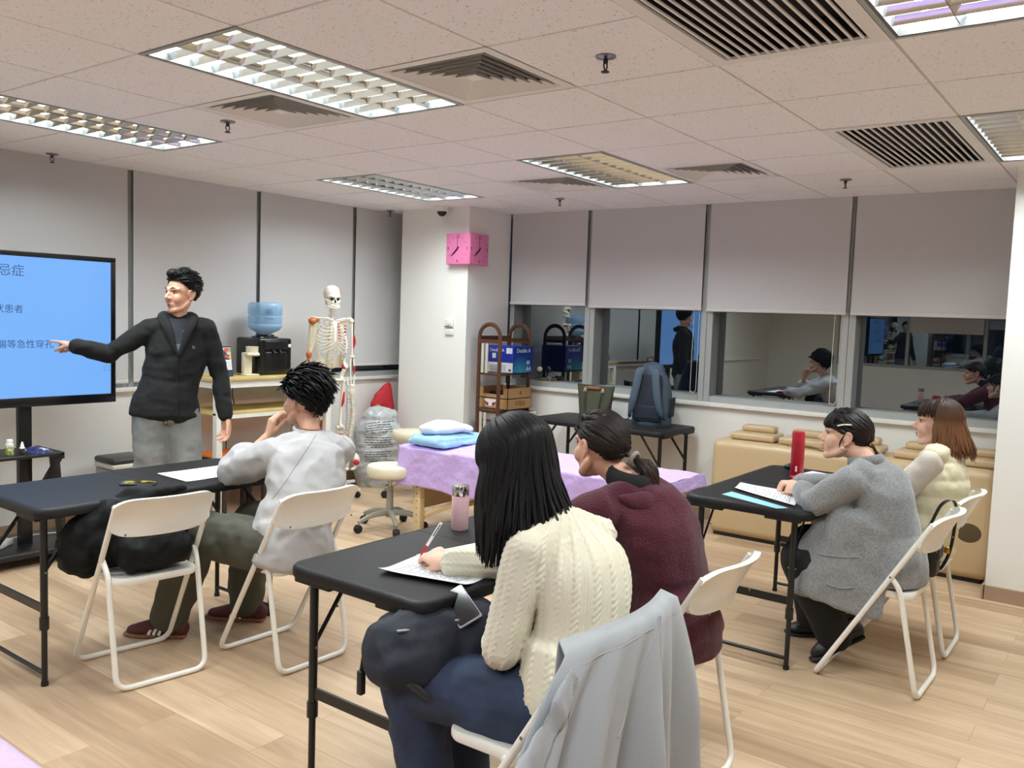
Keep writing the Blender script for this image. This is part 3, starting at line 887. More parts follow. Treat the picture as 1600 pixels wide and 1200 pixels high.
# ================================================================ wall pieces
t = thing('corner_clock', 'pink two-faced clock wrapped round the corner of the white pillar', 'clock', (5.79, 4.81, 2.0))
M_PINK = mat('pink_plastic', rgb(226, 128, 176), .45)
M_PINKD = mat('clock_print', rgb(120, 40, 84), .6)
b = MB().rbox(5.735, 5.80, 4.756, 5.02, 1.995, 2.265, .004).rbox(5.736, 5.995, 4.755, 4.82, 1.9955, 2.2645, .004)
b.build('case', M_PINK, t, world=True)
def face(Mx, nm, sx):
    f = MB()
    f.rbox(-.126, .126, -.130, .130, -.003, .0015, .001, M=Mx)
    fo = f.build(nm, M_PINK, t, world=True)
    for s_, px, py in (('12', 0, .105), ('3', .106 * sx, 0), ('6', 0, -.105), ('9', -.106 * sx, 0)):
        MB().text(s_, .042, Mx @ T(px, py, .002), .0006, aspect=sx).build('numeral', M_PINKD, fo, world=True)
    for k in range(12):
        if k % 3:
            a = 2 * PI * k / 12
            MB().box(.104 * sx * math.sin(a) - .004, .104 * sx * math.sin(a) + .004, .106 * math.cos(a) - .003, .106 * math.cos(a) + .003, .0015, .003, Mx).build('hour_mark', M_PINKD, fo, world=True)
    b = MB()
    for a, L_, w_ in ((228, .095, .005), (225, .06, .008), (358, .10, .0018)):
        q = Mx @ T(0, 0, .004) @ Matrix.Scale(sx, 4, (1, 0, 0)) @ RZ(-math.radians(a))
        b.box(-w_, w_, -.02, L_, 0, .0015, q)
    b.lathe([(.001, .006), (.008, .005), (.008, 0), (.001, 0)], 12, Mx @ T(0, 0, .002))
    b.build('hands', M_PINKD, fo, world=True)
face(axes((5.7335, 4.888, 2.13), (0, -1, 0), (-1, 0, 0)), 'left_face', 1.0)
face(axes((5.865, 4.7535, 2.13), (1, 0, 0), (0, -1, 0)), 'right_face', 1.0)
t = thing('dome_camera', 'small white ceiling security camera with a dark dome above the clock', 'security camera', (5.72, 5.07, CZ))
MB().lathe([(.001, .0), (.062, .0), (.062, -.03), (.058, -.045), (.001, -.045)], 24).build('housing', M_WHITE, t)
MB().ball((0, 0, -.043), (.043, .043, .045), 20, 10).build('dome', mat('smoked_dome', rgb(24, 24, 26), .15), t)
t = thing('wall_switch', 'white thermostat switch with two plates on the pillar face', 'switch', (5.80, 5.01, 1.38))
MB().rbox(5.778, 5.80, 4.96, 5.06, 1.445, 1.52, .006).build('dial_plate', M_WHITE, t, world=True)
MB().lathe([(.001, .012), (.024, .010), (.027, 0), (.001, 0)], 20, axes((5.778, 5.01, 1.487), (0, 1, 0), (-1, 0, 0))).build('dial', M_WHITE, t, world=True)
MB().rbox(5.784, 5.80, 4.96, 5.055, 1.378, 1.432, .005).build('lower_plate', M_WHITE, t, world=True)
MB().box(5.7765, 5.779, 4.965, 5.055, 1.449, 1.454).build('scale_mark', M_INKD, t, world=True)
# ================================================================ remeshed soft bodies
def bake(o):
    dg = bpy.context.evaluated_depsgraph_get(); dg.update()
    me = bpy.data.meshes.new_from_object(o.evaluated_get(dg))
    me.name = o.name
    old = o.data; mats = [m for m in old.materials]
    o.modifiers.clear(); o.data = me
    me.materials.clear()
    for m in mats: me.materials.append(m)
    bpy.data.meshes.remove(old)
    me.polygons.foreach_set('use_smooth', [True] * len(me.polygons))
    return o
def fuse(mb, name, m, parent=None, voxel=.006, smooth=4, disp=None, loc=None, world=True):
    """union of the shapes in mb as one continuous skin; disp(co Nx3, normals)->offset along the normal"""
    o = mb.build(name, m, parent, loc, world=world)
    r = o.modifiers.new('r', 'REMESH'); r.mode = 'VOXEL'; r.voxel_size = voxel
    if smooth:
        s = o.modifiers.new('s', 'SMOOTH'); s.factor = .5; s.iterations = smooth
    bake(o)
    if disp:
        me = o.data; n = len(me.vertices)
        co = np.empty(n * 3); me.vertices.foreach_get('co', co); co = co.reshape(-1, 3)
        no = np.empty(n * 3); me.vertex_normals.foreach_get('vector', no); no = no.reshape(-1, 3)
        W = np.array(MW[o.name] if o.name in MW else Matrix())
        wc = co @ W[:3, :3].T + W[:3, 3]
        wn = no @ W[:3, :3].T
        co = co + no * np.array(disp(wc, wn)).reshape(-1, 1)
        me.vertices.foreach_set('co', co.ravel()); me.update()
    return o
def folds(f, amp, st=(1, 1, 1), seed=0.0, ridged=.5):
    def d(co, no):
        out = np.empty(len(co))
        for i, p in enumerate(co):
            q = V((p[0] * f * st[0] + seed, p[1] * f * st[1] + seed * 2, p[2] * f * st[2] - seed))
            a = noise.noise(q); b_ = noise.noise(q * 2.3 + V((5, 1, 2)))
            out[i] = amp * (a + .4 * b_ + ridged * (1 - 2 * abs(a)) - ridged * .5)
        return out
    return d

# ================================================================ skeleton
M_BONE = mat('bone_plastic', rgb(236, 230, 214), .45, bump=(90, .08))
M_RED = mat('painted_muscle_red', rgb(190, 26, 44), .5)
M_ORG = mat('ligament_orange', rgb(186, 104, 56), .5)
M_TENDON = mat('tendon_cream', rgb(224, 214, 180), .5)
SK = thing('anatomy_skeleton', 'life size teaching skeleton with red and orange muscle patches on a wheeled stand', 'skeleton', (4.83, 5.46, 0), math.radians(-22))
# local frame: faces -Y, viewer's left is -X
b = MB()
b.ball((0, .012, 1.695), (.068, .085, .072), 20, 14).ball((0, -.03, 1.655), (.052, .045, .045))
b.tube([(-.05, -.035, 1.665), (-.03, -.072, 1.672), (0, -.078, 1.668), (.03, -.072, 1.672), (.05, -.035, 1.665)], .011, 8, 3)
b.tube([(-.058, 0, 1.645), (-.052, -.04, 1.634), (-.03, -.062, 1.625)], .0085, 8, 3).tube([(.058, 0, 1.645), (.052, -.04, 1.634), (.03, -.062, 1.625)], .0085, 8, 3)
b.rbox(-.028, .028, -.078, -.02, 1.602, 1.64, .016)
b.tube([(0, -.076, 1.665), (0, -.086, 1.645)], .007, 8)
skl = fuse(b, 'skull', M_BONE, SK, .004, 3, world=False)
b = MB()
for s in (-1, 1):
    b.ball((s * .025, -.066, 1.652), (.014, .014, .013))
b.ball((0, -.076, 1.630), (.009, .008, .012))
b.build('eye_sockets', M_DARK, skl)
b = MB()
b.tube([(-.052, -.0, 1.64), (-.050, -.008, 1.60), (-.036, -.055, 1.583), (0, -.075, 1.578), (.036, -.055, 1.583), (.050, -.008, 1.60), (.052, 0, 1.64)], [(.007, .012)] * 7, 8, 3, side=(0, 0, 1))
b.tube([(-.03, -.062, 1.598), (0, -.076, 1.594), (.03, -.062, 1.598)], .010, 8, 3)
b.build('jaw', M_BONE, SK)
b = MB().ball((.052, .005, 1.705), (.022, .036, .034)); b.build('temple_patch', M_RED, SK)
# spine
b = MB()
def vert(bm_, x, y, z, r, h):
    bm_.lathe([(.001, -h), (r, -h), (r * .82, 0), (r, h), (.001, h)], 12, T(x, y, z))
    bm_.tube([(x, y + r * .8, z), (x, y + r * 2.3, z - h * .9)], [(.004, h * .7), (.003, h * .5)], 6, side=(1, 0, 0))
    bm_.tube([(x - r * 1.9, y + r * .9, z), (x, y + r * .7, z), (x + r * 1.9, y + r * .9, z)], .005, 6)
zs = 1.60
for k in range(24):
    h = .0075 if k < 7 else (.0095 if k < 19 else .0125)
    r = .013 if k < 7 else (.016 if k < 19 else .022)
    zs -= h * 2 + .0028
    y = .02 + .035 * math.sin((1.60 - zs) * 6.2 - 1.2)
    vert(b, 0, y, zs, r, h)
b.build('spine', M_BONE, SK)
# rib cage
b = MB()
for k in range(11):
    z = 1.478 - .0235 * k
    a = (.055, .082, .10, .112, .12, .125, .128, .128, .125, .118, .10)[k]; d = .07 + .02 * min(k, 6) / 6
    drop = .03 + .006 * k
    for s in (-1, 1):
        if k < 9:
            p = [(0.0, .06, z), (s * a * .75, .065, z - .008), (s * a, .0, z - drop * .6), (s * a * .78, -d * .8, z - drop), (s * .022, -d, z - drop * (.9 if k < 6 else .4))]
        else:
            p = [(0, .06, z), (s * a * .8, .06, z - .012), (s * a, .0, z - drop * .7), (s * a * .85, -.04, z - drop)]
        b.tube(p, [(.0035, .0065)] * len(p), 6, 5, side=(0, 0, 1))
b.tube([(0, -.075, 1.47), (0, -.088, 1.42), (0, -.094, 1.30)], [(.022, .005), (.014, .005), (.012, .004)], 8, 3, side=(1, 0, 0))
b.build('rib_cage', M_BONE, SK)
for k in range(7):
    MB().ball((.03 + .002 * k, -.088, 1.45 - .024 * k), (.012, .006, .006), 8, 5).build('rib_patch', M_RED, SK)
    MB().ball((.11, -.02, 1.435 - .026 * k), (.008, .02, .006), 8, 5).build('rib_patch', M_RED, SK)
for s in (-1, 1):
    MB().tube([(s * .015, -.078, 1.475), (s * .07, -.085, 1.492), (s * .13, -.03, 1.492), (s * .17, .01, 1.50)], .0075, 8, 4).build('collar_bone', M_BONE, SK)
    b = MB().add([(s * .07, .085, 1.47), (s * .16, .04, 1.475), (s * .12, .085, 1.34), (s * .07, .093, 1.47), (s * .16, .048, 1.475), (s * .12, .093, 1.34)], [(0, 1, 2), (3, 5, 4), (0, 3, 4, 1), (1, 4, 5, 2), (2, 5, 3, 0)])
    b.tube([(s * .07, .09, 1.455), (s * .17, .02, 1.50)], .008, 8).build('shoulder_blade', M_BONE, SK)
    # arm
    b = MB().ball((s * .175, .01, 1.475), .022).tube([(s * .178, .01, 1.47), (s * .185, .012, 1.32), (s * .188, .01, 1.18)], [.011, .009, .012], 10, 3)
    b.ball((s * .188, .01, 1.175), (.024, .014, .014))
    b.tube([(s * .176, .012, 1.165), (s * .172, .0, 1.05), (s * .176, -.01, .945)], [.009, .006, .008], 8, 3).tube([(s * .20, .008, 1.16), (s * .206, -.004, 1.05), (s * .198, -.014, .945)], [.008, .006, .008], 8, 3)
    for f in range(5):
        x = s * (.168 + .010 * f)
        b.tube([(s * (.178 + .005 * f), -.012, .935), (x, -.018, .89), (x, -.02, .862), (x, -.014, .835 + .01 * abs(f - 2))], [.005, .0045, .004, .003], 6, 2)
    b.rbox(s * .187 - .02, s * .187 + .02, -.022, -.002, .915, .945, .006)
    b.build('arm_bones', M_BONE, SK)
    # leg
    b = MB().ball((s * .085, .01, .985), .024).tube([(s * .085, .01, .985), (s * .118, .01, .965), (s * .112, .01, .93), (s * .095, .005, .70), (s * .092, .0, .60)], [.014, .017, .014, .012, .018], 10, 4)
    b.ball((s * .075, .005, .575), .022).ball((s * .11, .005, .575), .022).ball((s * .092, -.03, .59), (.019, .009, .02))
    b.tube([(s * .09, .005, .545), (s * .088, .0, .33), (s * .086, .01, .15)], [(.034, .022), (.012, .012), (.017, .015)], 10, 4, side=(1, 0, 0)).tube([(s * .122, .015, .53), (s * .122, .015, .33), (s * .108, .015, .14)], .006, 8, 3)
    b.ball((s * .088, .03, .12), (.02, .035, .02)).tube([(s * .09, .01, .13), (s * .092, -.06, .115), (s * .096, -.12, .098)], [(.022, .014), (.03, .010), (.034, .006)], 8, 3, side=(1, 0, 0))
    b.build('leg_bones', M_BONE, SK)
    if s > 0:
        for pp_, rr_ in (([(.196, .0, 1.36), (.202, .0, 1.30), (.196, .0, 1.25)], [(.004, .012), (.012, .014), (.004, .008)]),
                         ([(.20, -.012, 1.10), (.20, -.014, 1.06), (.20, -.016, 1.03)], [.004, .009, .004]),
                         ([(.12, -.0, .88), (.108, -.012, .80), (.10, -.008, .76)], [.008, .012, .006]),
                         ([(.082, -.022, .53), (.08, -.018, .38), (.088, -.006, .30)], [.011, .012, .006]),
                         ([(.108, -.012, .53), (.104, -.012, .42), (.096, -.004, .32)], [.006, .007, .004])):
            MB().tube(pp_, rr_, 8, 3).build('muscle_patch', M_RED, SK)
    else:
        b = MB().ball((-.165, -.012, 1.468), (.036, .03, .03)).ball((-.13, -.02, 1.475), (.02, .02, .014)).ball((-.188, 0, 1.19), (.024, .02, .036)).ball((-.19, 0, 1.15), (.014, .014, .014))
        b.tube([(-.082, -.03, .65), (-.078, -.036, .60), (-.08, -.026, .545)], [(.008, .006), (.022, .012), (.005, .005)], 8, 4, side=(1, 0, 0))
        b.tube([(-.115, -.018, .64), (-.122, -.022, .585), (-.112, -.018, .53)], [(.006, .006), (.014, .010), (.005, .005)], 8, 4, side=(1, 0, 0)).tube([(-.08, -.035, .59), (-.12, -.024, .59)], .007, 8)
        b.ball((-.085, -.01, .985), (.034, .026, .034))
        b.build('ligaments', M_ORG, SK)
        b = MB()
        for q in range(5): b.tube([(-.178 + .006 * q, -.01, 1.44), (-.182 + .012 * q, -.012, 1.34), (-.186 + .002 * q, -.008, 1.20)], .0035, 6, 3)
        for q in range(4): b.tube([(.05 - .02 * q, -.10, 1.33 - .006 * q), (.03 - .02 * q, -.10, 1.27), (.01 - .015 * q, -.09, 1.20)], .003, 6, 3)
        b.build('tendons', M_TENDON, SK)
# pelvis
b = MB()
for s in (-1, 1):
    b.tube([(s * .03, .06, 1.09), (s * .085, .055, 1.135), (s * .125, .01, 1.13), (s * .118, -.035, 1.085)], [(.02, .006), (.05, .006), (.05, .006), (.02, .006)], 10, 5, side=(-s * .4, .3, 1))
    b.tube([(s * .105, -.03, 1.07), (s * .09, -.012, 1.01), (s * .075, -.045, .985), (s * .012, -.07, .985)], [.016, .02, .012, .012], 10, 4)
    b.tube([(s * .085, .0, 1.0), (s * .06, .02, .945), (s * .03, -.04, .955), (s * .012, -.066, .975)], [.014, .015, .009, .009], 10, 4)
b.tube([(0, .055, 1.12), (0, .075, 1.06), (0, .06, 1.0)], [(.042, .016), (.032, .014), (.01, .008)], 10, 4, side=(1, 0, 0))
b.build('pelvis', M_BONE, SK)
MB().ball((.10, -.022, 1.095), (.016, .008, .024)).build('hip_patch', M_RED, SK)
b = MB().tube([(0, .10, .06), (0, .10, .98), (0, .07, 1.02)], .011, 10)
b.build('stand_pole', M_STEEL, SK)
b = MB()
for a in (20, 92, 164, 236, 308):
    c_, s_ = math.cos(math.radians(a)), math.sin(math.radians(a))
    b.tube([(0, .10, .075), (.33 * c_, .10 + .33 * s_, .068)], [(.022, .014), (.014, .010)], 8, side=(0, 0, 1))
b.lathe([(.001, .05), (.04, .05), (.04, .10), (.02, .12), (.001, .12)], 16, T(0, .10, 0))
b.build('stand_base', M_WHITE, SK)
for a in (20, 92, 164, 236, 308):
    c_, s_ = math.cos(math.radians(a)), math.sin(math.radians(a))
    MB().lathe([(.001, -.016), (.024, -.016), (.027, -.010), (.027, .010), (.024, .016), (.001, .016)], 14, axes((.32 * c_, .10 + .32 * s_, .028), (c_, s_, 0), (-s_, c_, 0))).build('caster', M_RUBBER, SK)
# second spine on its own stand
S2 = thing('spine_model', 'separate bone coloured spine model with red femur heads, hanging beside the skeleton', 'spine model', (5.06, 5.48, 0), math.radians(-25))
b = MB(); zs = .885
for k in range(24):
    h = .0085 if k < 7 else (.0105 if k < 19 else .014); r = .014 if k < 7 else (.017 if k < 19 else .024)
    zs -= h * 2 + .0032
    vert(b, .01 + .02 * math.sin((.885 - zs) * 8), .0, zs, r, h)
b.build('vertebrae', M_BONE, S2)
b = MB()
for s in (-1, 1): b.tube([(s * .02, .03, .30), (s * .06, .02, .31), (s * .075, -.01, .27), (s * .05, -.04, .215), (s * .01, -.05, .205)], [.02, .03, .026, .014, .011], 10, 4)
b.tube([(0, .03, .30), (0, .04, .25), (0, .02, .20)], [(.035, .015), (.03, .012), (.01, .008)], 8, 3, side=(1, 0, 0))
b.build('hip_bone', M_BONE, S2)
b = MB().ball((-.06, -.045, .262), .026).ball((.06, -.045, .262), .026); b.build('femur_heads', M_RED, S2)
b = MB().tube([(0, .06, .012), (0, .06, .90), (0, .04, .925), (0, .0, .915), (.01, 0, .885)], .007, 8, 2).lathe([(.001, 0), (.13, 0), (.13, .012), (.02, .02), (.001, .02)], 20, T(0, .06, 0))
b.build('stand', M_WHITE, S2)

# ================================================================ plastic bag, red bag
M_BAG = mat('grey_film', rgb(188, 192, 194), .25, alpha=.95, spec=.6)
def bagshape(bm_):
    bm_.tube([(0, 0, .03), (0, 0, .16), (.0, .0, .34), (-.005, 0, .50), (.0, 0, .60)], [(.19, .14), (.232, .17), (.226, .165), (.218, .155), (.165, .115)], 20, 4, side=(.8, -.6, 0), dome=True)
    bm_.tube([(.08, -.05, .60), (.11, -.07, .655)], [(.07, .05), (.04, .03)], 10, 3, dome=True)
BG = thing('plastic_bag', 'big grey plastic bag full of things with lines of warning print, by the pillar', 'plastic bag', (5.475, 5.53, 0))
b = MB(); bagshape(b)
bo = fuse(b, 'film', M_BAG, BG, .010, 5, disp=lambda c, n: folds(8, .012, (1, 1, 1.6), 3.1, .6)(c, n) + folds(22, .005, (1, 1, 1), 1.1, .9)(c, n), world=False)
from mathutils.bvhtree import BVHTree
def on_surface(o, pts_dirs, lift=.002):
    bv = BVHTree.FromPolygons([v.co for v in o.data.vertices], [tuple(p.vertices) for p in o.data.polygons])
    out = []
    for p, d in pts_dirs:
        h = bv.ray_cast(V(p), V(d), 2.0)
        out.append(h[0] - V(d) * lift if h[0] else None)
    return out
b = MB()
M_BPRINT = mat('bag_print', rgb(70, 74, 78), .7)
cdir = V((.71, .70, 0)).normalized(); cside = V((.70, -.71, 0)).normalized()
random.seed(3)
for blk, (z0, n_) in enumerate(((.585, 5), (.45, 5), (.325, 6), (.245, 1))):
    b = MB()
    for r in range(n_):
        z = z0 - .021 * r - (.0 if blk else 0)
        u = -.13 + .02 * rnd() + (.05 if r == n_ - 1 else 0)
        while u < .115 - .04 * rnd():
            L_ = .012 + .03 * rnd()
            tilt = .16 if blk == 0 and u < .0 else .03
            zz = z + tilt * u
            o4 = [(u, zz - .0035), (u + L_, zz - .0035 + tilt * L_), (u + L_, zz + .0035 + tilt * L_), (u, zz + .0035)]
            h4 = on_surface(bo, [((cside * q[0] - cdir * 1).to_tuple()[:2] + (q[1],), cdir) for q in o4])
            if all(h4): b.add(h4, [(0, 1, 2, 3)])
            u += L_ + .005
    b.build('warning_print', M_BPRINT, BG)
MB().text('3', .075, axes((-.125, .02, .60), (.75, -.62, .15), (-.6, -.75, .2)), .002).build('black_numeral', M_INKD, BG)
t = thing('red_bag', 'red cloth bag with a gold tassel sticking out behind the grey plastic bag', 'bag', (5.68, 5.72, 0.0))
b = MB().tube([(.05, .0, .10), (.03, 0, .45), (.02, 0, .70), (.10, 0, .89)], [(.13, .05), (.14, .06), (.13, .05), (.03, .02)], 14, 3, side=(1, -.2, 0), dome=True)
fuse(b, 'cloth', mat('red_cloth', rgb(178, 30, 40), .7), t, .010, 4, disp=folds(10, .008, seed=1.3), world=False)
b = MB()
for q in range(6): b.tube([(-.11 + .008 * q, -.05, .71), (-.13 + .012 * q, -.06, .66), (-.14 + .014 * q, -.06, .61)], .006, 6, 3)
b.build('gold_tassel', mat('gold_thread', rgb(186, 152, 84), .4, .4), t)

# ================================================================ rolling stools
def rolling(x, y, z, lab):
    t = thing('rolling_stool', lab, 'stool', (x, y, 0), math.radians(20), 'cream rolling stools')
    MB().lathe([(.001, z - .085), (.15, z - .085), (.168, z - .07), (.172, z - .05), (.172, z - .02), (.162, z - .004), (.13, z), (.001, z + .002)], 32).build('cushion', M_CREAM, t)
    MB().tube([(0, 0, z - .085), (0, 0, .29)], .014, 12).build('gas_lift', M_CHROME, t)
    MB().tube([(0, 0, .31), (0, 0, .09)], [.024, .027], 14).build('column', mat('stool_grey', rgb(150, 148, 136), .5), t)
    b = MB()
    for k in range(5):
        a = 2 * PI * k / 5; c_, s_ = math.cos(a), math.sin(a)
        b.tube([(.02 * c_, .02 * s_, .125), (.14 * c_, .14 * s_, .115), (.25 * c_, .25 * s_, .075)], [(.024, .02), (.02, .018), (.015, .012)], 8, 3, side=(0, 0, 1))
    b.build('star_base', bpy.data.materials['stool_grey'], t)
    for k in range(5):
        a = 2 * PI * k / 5; c_, s_ = math.cos(a), math.sin(a)
        MB().lathe([(.001, -.022), (.024, -.022), (.03, -.012), (.03, .012), (.024, .022), (.001, .022)], 16, axes((.25 * c_, .25 * s_, .03), (c_, s_, 0), (-s_, c_, 0))).build('caster', M_RUBBER, t)
rolling(4.40, 4.32, .47, 'cream rolling stool half under the purple sheet corner')
rolling(5.36, 5.02, .56, 'cream rolling stool against the pillar, behind the blue blanket')

# ================================================================ massage tables
M_PURPLE = mat('lilac_sheet', rgb(200, 174, 234), .75, bump=(22, .9), sheen=.2)
M_MAPLE = mat('maple_wood', rgb(226, 202, 158), .5, bump=(20, .06, (1, 1, .1)))
def massage(x0, x1, y0, y1, z, label, slabel, near, far, seed, front=True):
    t = thing('massage_table', label, 'massage table', ((x0 + x1) / 2, (y0 + y1) / 2, 0))
    MB().rbox(x0, x1, y0, y1, z - .06, z, .025, 4).build('padded_top', M_TAN, t, world=True)
    b = MB()
    for (a, c) in ((x0 + .03, x0 + .055), (x1 - .055, x1 - .03)): b.box(a, c, y0 + .03, y1 - .03, z - .13, z - .06)
    for (a, c) in ((y0 + .03, y0 + .055), (y1 - .055, y1 - .03)): b.box(x0 + .055, x1 - .055, a, c, z - .13, z - .06)
    b.build('side_rails', M_MAPLE, t, world=True)
    for x in (x0 + .06, x1 - .06):
        for y, sg in ((y0 + .09, 1), (y1 - .09, -1)):
            MB().rbox(x - .022, x + .022, y - .03, y + .03, 0, z - .06, .004).rbox(x - .0245, x + .0245, y - .034, y + .034, 0.001, .25, .004).build('leg', M_MAPLE, t, world=True)
            b = MB()
            for q in range(6): b.ball((x - .023, y, .08 + .05 * q), .005, 8, 5)
            b.build('adjustment_holes', M_INKD, t, world=True)
    for y, sg in ((y0 + .09, 1), (y1 - .09, -1)):
        MB().rbox(x0 + .085, x1 - .085, y - .012, y + .012, .17, z - .13, .004).build('end_panel', M_TAN, t, world=True)
        for x in (x0 + .09, x1 - .09):
            p0 = (x, y + sg * .03, .12); p1 = (x, (y0 + y1) / 2 - sg * .12, z - .14); pm = tuple((q + w) / 2 for q, w in zip(p0, p1))
            MB().tube([p0, pm, p1], [(.012, .022)] * 3, 4, side=(1, 0, 0)).build('brace', M_MAPLE, t, world=True)
            MB().lathe([(.001, -.015), (.018, -.015), (.018, .015), (.001, .015)], 12, axes(pm, (0, 1, 0), (-1, 0, 0)) @ T(0, 0, .006)).build('knob', M_BLACK, t, world=True)
    # lilac sheet over the top: section across x, swept along y
    def sh(u, v):
        y = y0 - .03 + (y1 - y0 + .075) * v
        hn = near(v); hf = far(v)
        tot = hn + (x1 - x0) + hf
        s = u * tot
        wv = wrinkle((u * 4, v * 7, seed), 1.0) * .5 + wrinkle((u * 8, v * 12, seed), 1.0) * .3 + wrinkle((u * 18, v * 30 + u * 12, seed), 1.0) * .16
        if s < hn:
            d = hn - s
            return (x0 - .012 - .02 * (d / .25) - .032 * abs(wv) * min(1, d / .06) - .012 * math.sin(v * 46 + u * 6) * min(1, d / .15), y, z + .004 - d + .004 * wv)
        s -= hn
        if s < x1 - x0:
            e = min(s, x1 - x0 - s)
            return (x0 + s, y, z + .010 + .020 * wv - .012 * max(0, 1 - e / .03))
        d = s - (x1 - x0)
        return (x1 + .012 + .02 * abs(wv) * min(1, d / .06), y, z + .004 - d)
    m = MB()
    m.sheet(sh, 70, 150, .002)
    def endsheet(yy, sgn, drop):
        def es(u, v):
            x = x0 - .012 + (x1 - x0 + .024) * u
            wv = wrinkle((u * 5, v * 3, seed + 4), 1.0) + .4 * wrinkle((u * 14, v * 3, seed), 1.0)
            return (x, yy + sgn * (.004 + .014 * v + .016 * abs(wv) * v), z + .006 - drop * v + .004 * wv)
        m.sheet(es, 40, 16, -.002 * sgn)
    endsheet(y1 + .045, 1, .26); endsheet(y0 - .03, -1, .07)
    so = m.build('lilac_sheet', M_PURPLE, None, ((x0 + x1) / 2, (y0 + y1) / 2, z), world=True, ang=180)
    tag(so, slabel, 'sheet')
    return t
massage(4.42, 5.0, 2.22, 4.20, .615, 'wooden legged massage table under the lilac sheet, in the middle of the room', 'lilac sheet draped over the massage table, under the blue blanket',
        lambda v: .075 + .20 * min(1, max(0, (v - .04) / .45)) + .012 * math.sin(v * 20), lambda v: .12, 2.0)
massage(.14, .79, .05, 1.95, .615, 'massage table at the bottom left picture corner', 'lilac sheet corner at the bottom left edge of the picture',
        lambda v: .2, lambda v: .25, 9.0)
# blue folded blanket and rolled towel
t = tag(fuse(MB().rbox(4.44, 4.95, 3.85, 4.20, .632, .668, .016, 3).rbox(4.46, 4.92, 3.87, 4.185, .655, .70, .018, 3).tube([(4.45, 3.91, .665), (4.45, 4.15, .665)], .03, 12), 'folded_blanket', mat('sky_blue_cloth', rgb(150, 196, 236), .8, sheen=.3),
        None, .009, 5, disp=folds(9, .010, seed=7.7), loc=(4.70, 4.0, .63)), 'folded sky blue blanket on the lilac sheet, under the white towel', 'blanket')
t = tag(fuse(MB().tube([(4.54, 4.10, .735), (4.69, 4.05, .748), (4.85, 3.98, .728)], [(.11, .036), (.125, .055), (.07, .024)], 14, 3, side=(.3, 1, 0), dome=True), 'white_towel', mat('towel_white', rgb(232, 232, 238), .9, bump=(240, .3), sheen=.3),
        None, .008, 4, disp=folds(11, .008, seed=2.2), loc=(4.68, 4.02, .70)), 'loosely rolled white towel on top of the blue blanket', 'towel')

# ================================================================ bamboo rack by the pillar
M_BAMB = mat('dark_bamboo', rgb(82, 50, 31), .45, bump=(18, .06, (1, 1, .1)))
RK = thing('bamboo_rack', 'brown wooden shelf rack with arched side frames, against the pillar', 'rack', (6.06, 4.64, 0))
for x in (5.845, 6.28):
    y0, y1 = 4.475, 4.70
    p = [(x, y0, 0), (x, y0, 1.37), (x, y1, 1.37), (x, y1, 0)]
    q = [V(a) for a in p[:2]] + [V((x, (y0 + y1) / 2 - .1125 * math.cos(a), 1.375 + .1125 * math.sin(a))) for a in [PI * k / 14 for k in range(1, 14)]] + [V(a) for a in p[-2:]]
    MB().tube(q, [(.014, .019)] * len(q), 8, side=(1, 0, 0)).box(x - .01, x + .01, y0, y1, 1.325, 1.355).build('side_frame', M_BAMB, RK, world=True)
for z in (.27, .745, 1.065): MB().rbox(5.845, 6.29, 4.475, 4.70, z - .018, z, .004).build('shelf', M_BAMB, RK, world=True)
MB().box(5.84, 6.29, 4.685, 4.70, 1.345, 1.385).box(5.84, 6.29, 4.475, 4.488, 1.345, 1.37).build('top_rail', M_BAMB, RK, world=True)
M_SLAT = mat('pale_slats', rgb(196, 190, 176), .5)
for y in (4.60, 4.645):
    for z0, z1 in ((1.065, 1.33), (.3, .72)): MB().box(5.838, 5.846, y, y + .026, z0, z1).build('side_slat', M_SLAT, RK, world=True)
M_BLUEBOX = mat('carton_blue', rgb(22, 48, 168), .45)
def teal():
    m = mat('carton_teal', rgb(20, 60, 150), .45)
    nt = m.node_tree; tc = nt.nodes.new('ShaderNodeTexCoord'); g = nt.nodes.new('ShaderNodeTexGradient'); g.gradient_type = 'SPHERICAL'
    mp = nt.nodes.new('ShaderNodeMapping'); mp.inputs['Location'].default_value = (.1, .3, .25); mp.inputs['Scale'].default_value = (5, 1.5, 5)
    nt.links.new(tc.outputs['Object'], mp.inputs['Vector']); nt.links.new(mp.outputs['Vector'], g.inputs['Vector'])
    r = nt.nodes.new('ShaderNodeValToRGB'); r.color_ramp.elements[0].color = rgb(18, 50, 140); r.color_ramp.elements[1].color = rgb(60, 180, 196)
    nt.links.new(g.outputs['Fac'], r.inputs['Fac']); nt.links.new(r.outputs['Color'], nt.nodes['Principled BSDF'].inputs['Base Color'])
    return m
t = thing('copy_paper_carton', 'blue copy paper carton on the upper rack shelf', 'carton', (6.13, 4.60, 1.065))
M_TEAL = teal()
MB().rbox(6.0, 6.30, 4.445, 4.72, 1.067, 1.30, .003).build('carton', M_BLUEBOX, t, world=True)
MB().box(6.003, 6.298, 4.4435, 4.4452, 1.07, 1.297).build('teal_front', M_TEAL, t, world=True)
MB().box(5.9986, 6.0002, 4.447, 4.718, 1.07, 1.155).box(5.9984, 6.0, 4.455, 4.52, 1.235, 1.285).box(5.9984, 6.0, 4.635, 4.675, 1.19, 1.235).build('white_panel', M_PAPER, t, world=True)
b = MB().text('Double A', .052, axes((6.15, 4.4425, 1.262), (1, 0, 0), (0, -1, 0)), .0005).text('Double A', .040, axes((5.9975, 4.622, 1.262), (0, -1, 0), (-1, 0, 0)), .0005)
b.text('A4', .06, axes((6.23, 4.4425, 1.10), (1, 0, 0), (0, -1, 0)), .0005).text('80', .05, axes((6.225, 4.4425, 1.155), (1, 0, 0), (0, -1, 0)), .0005)
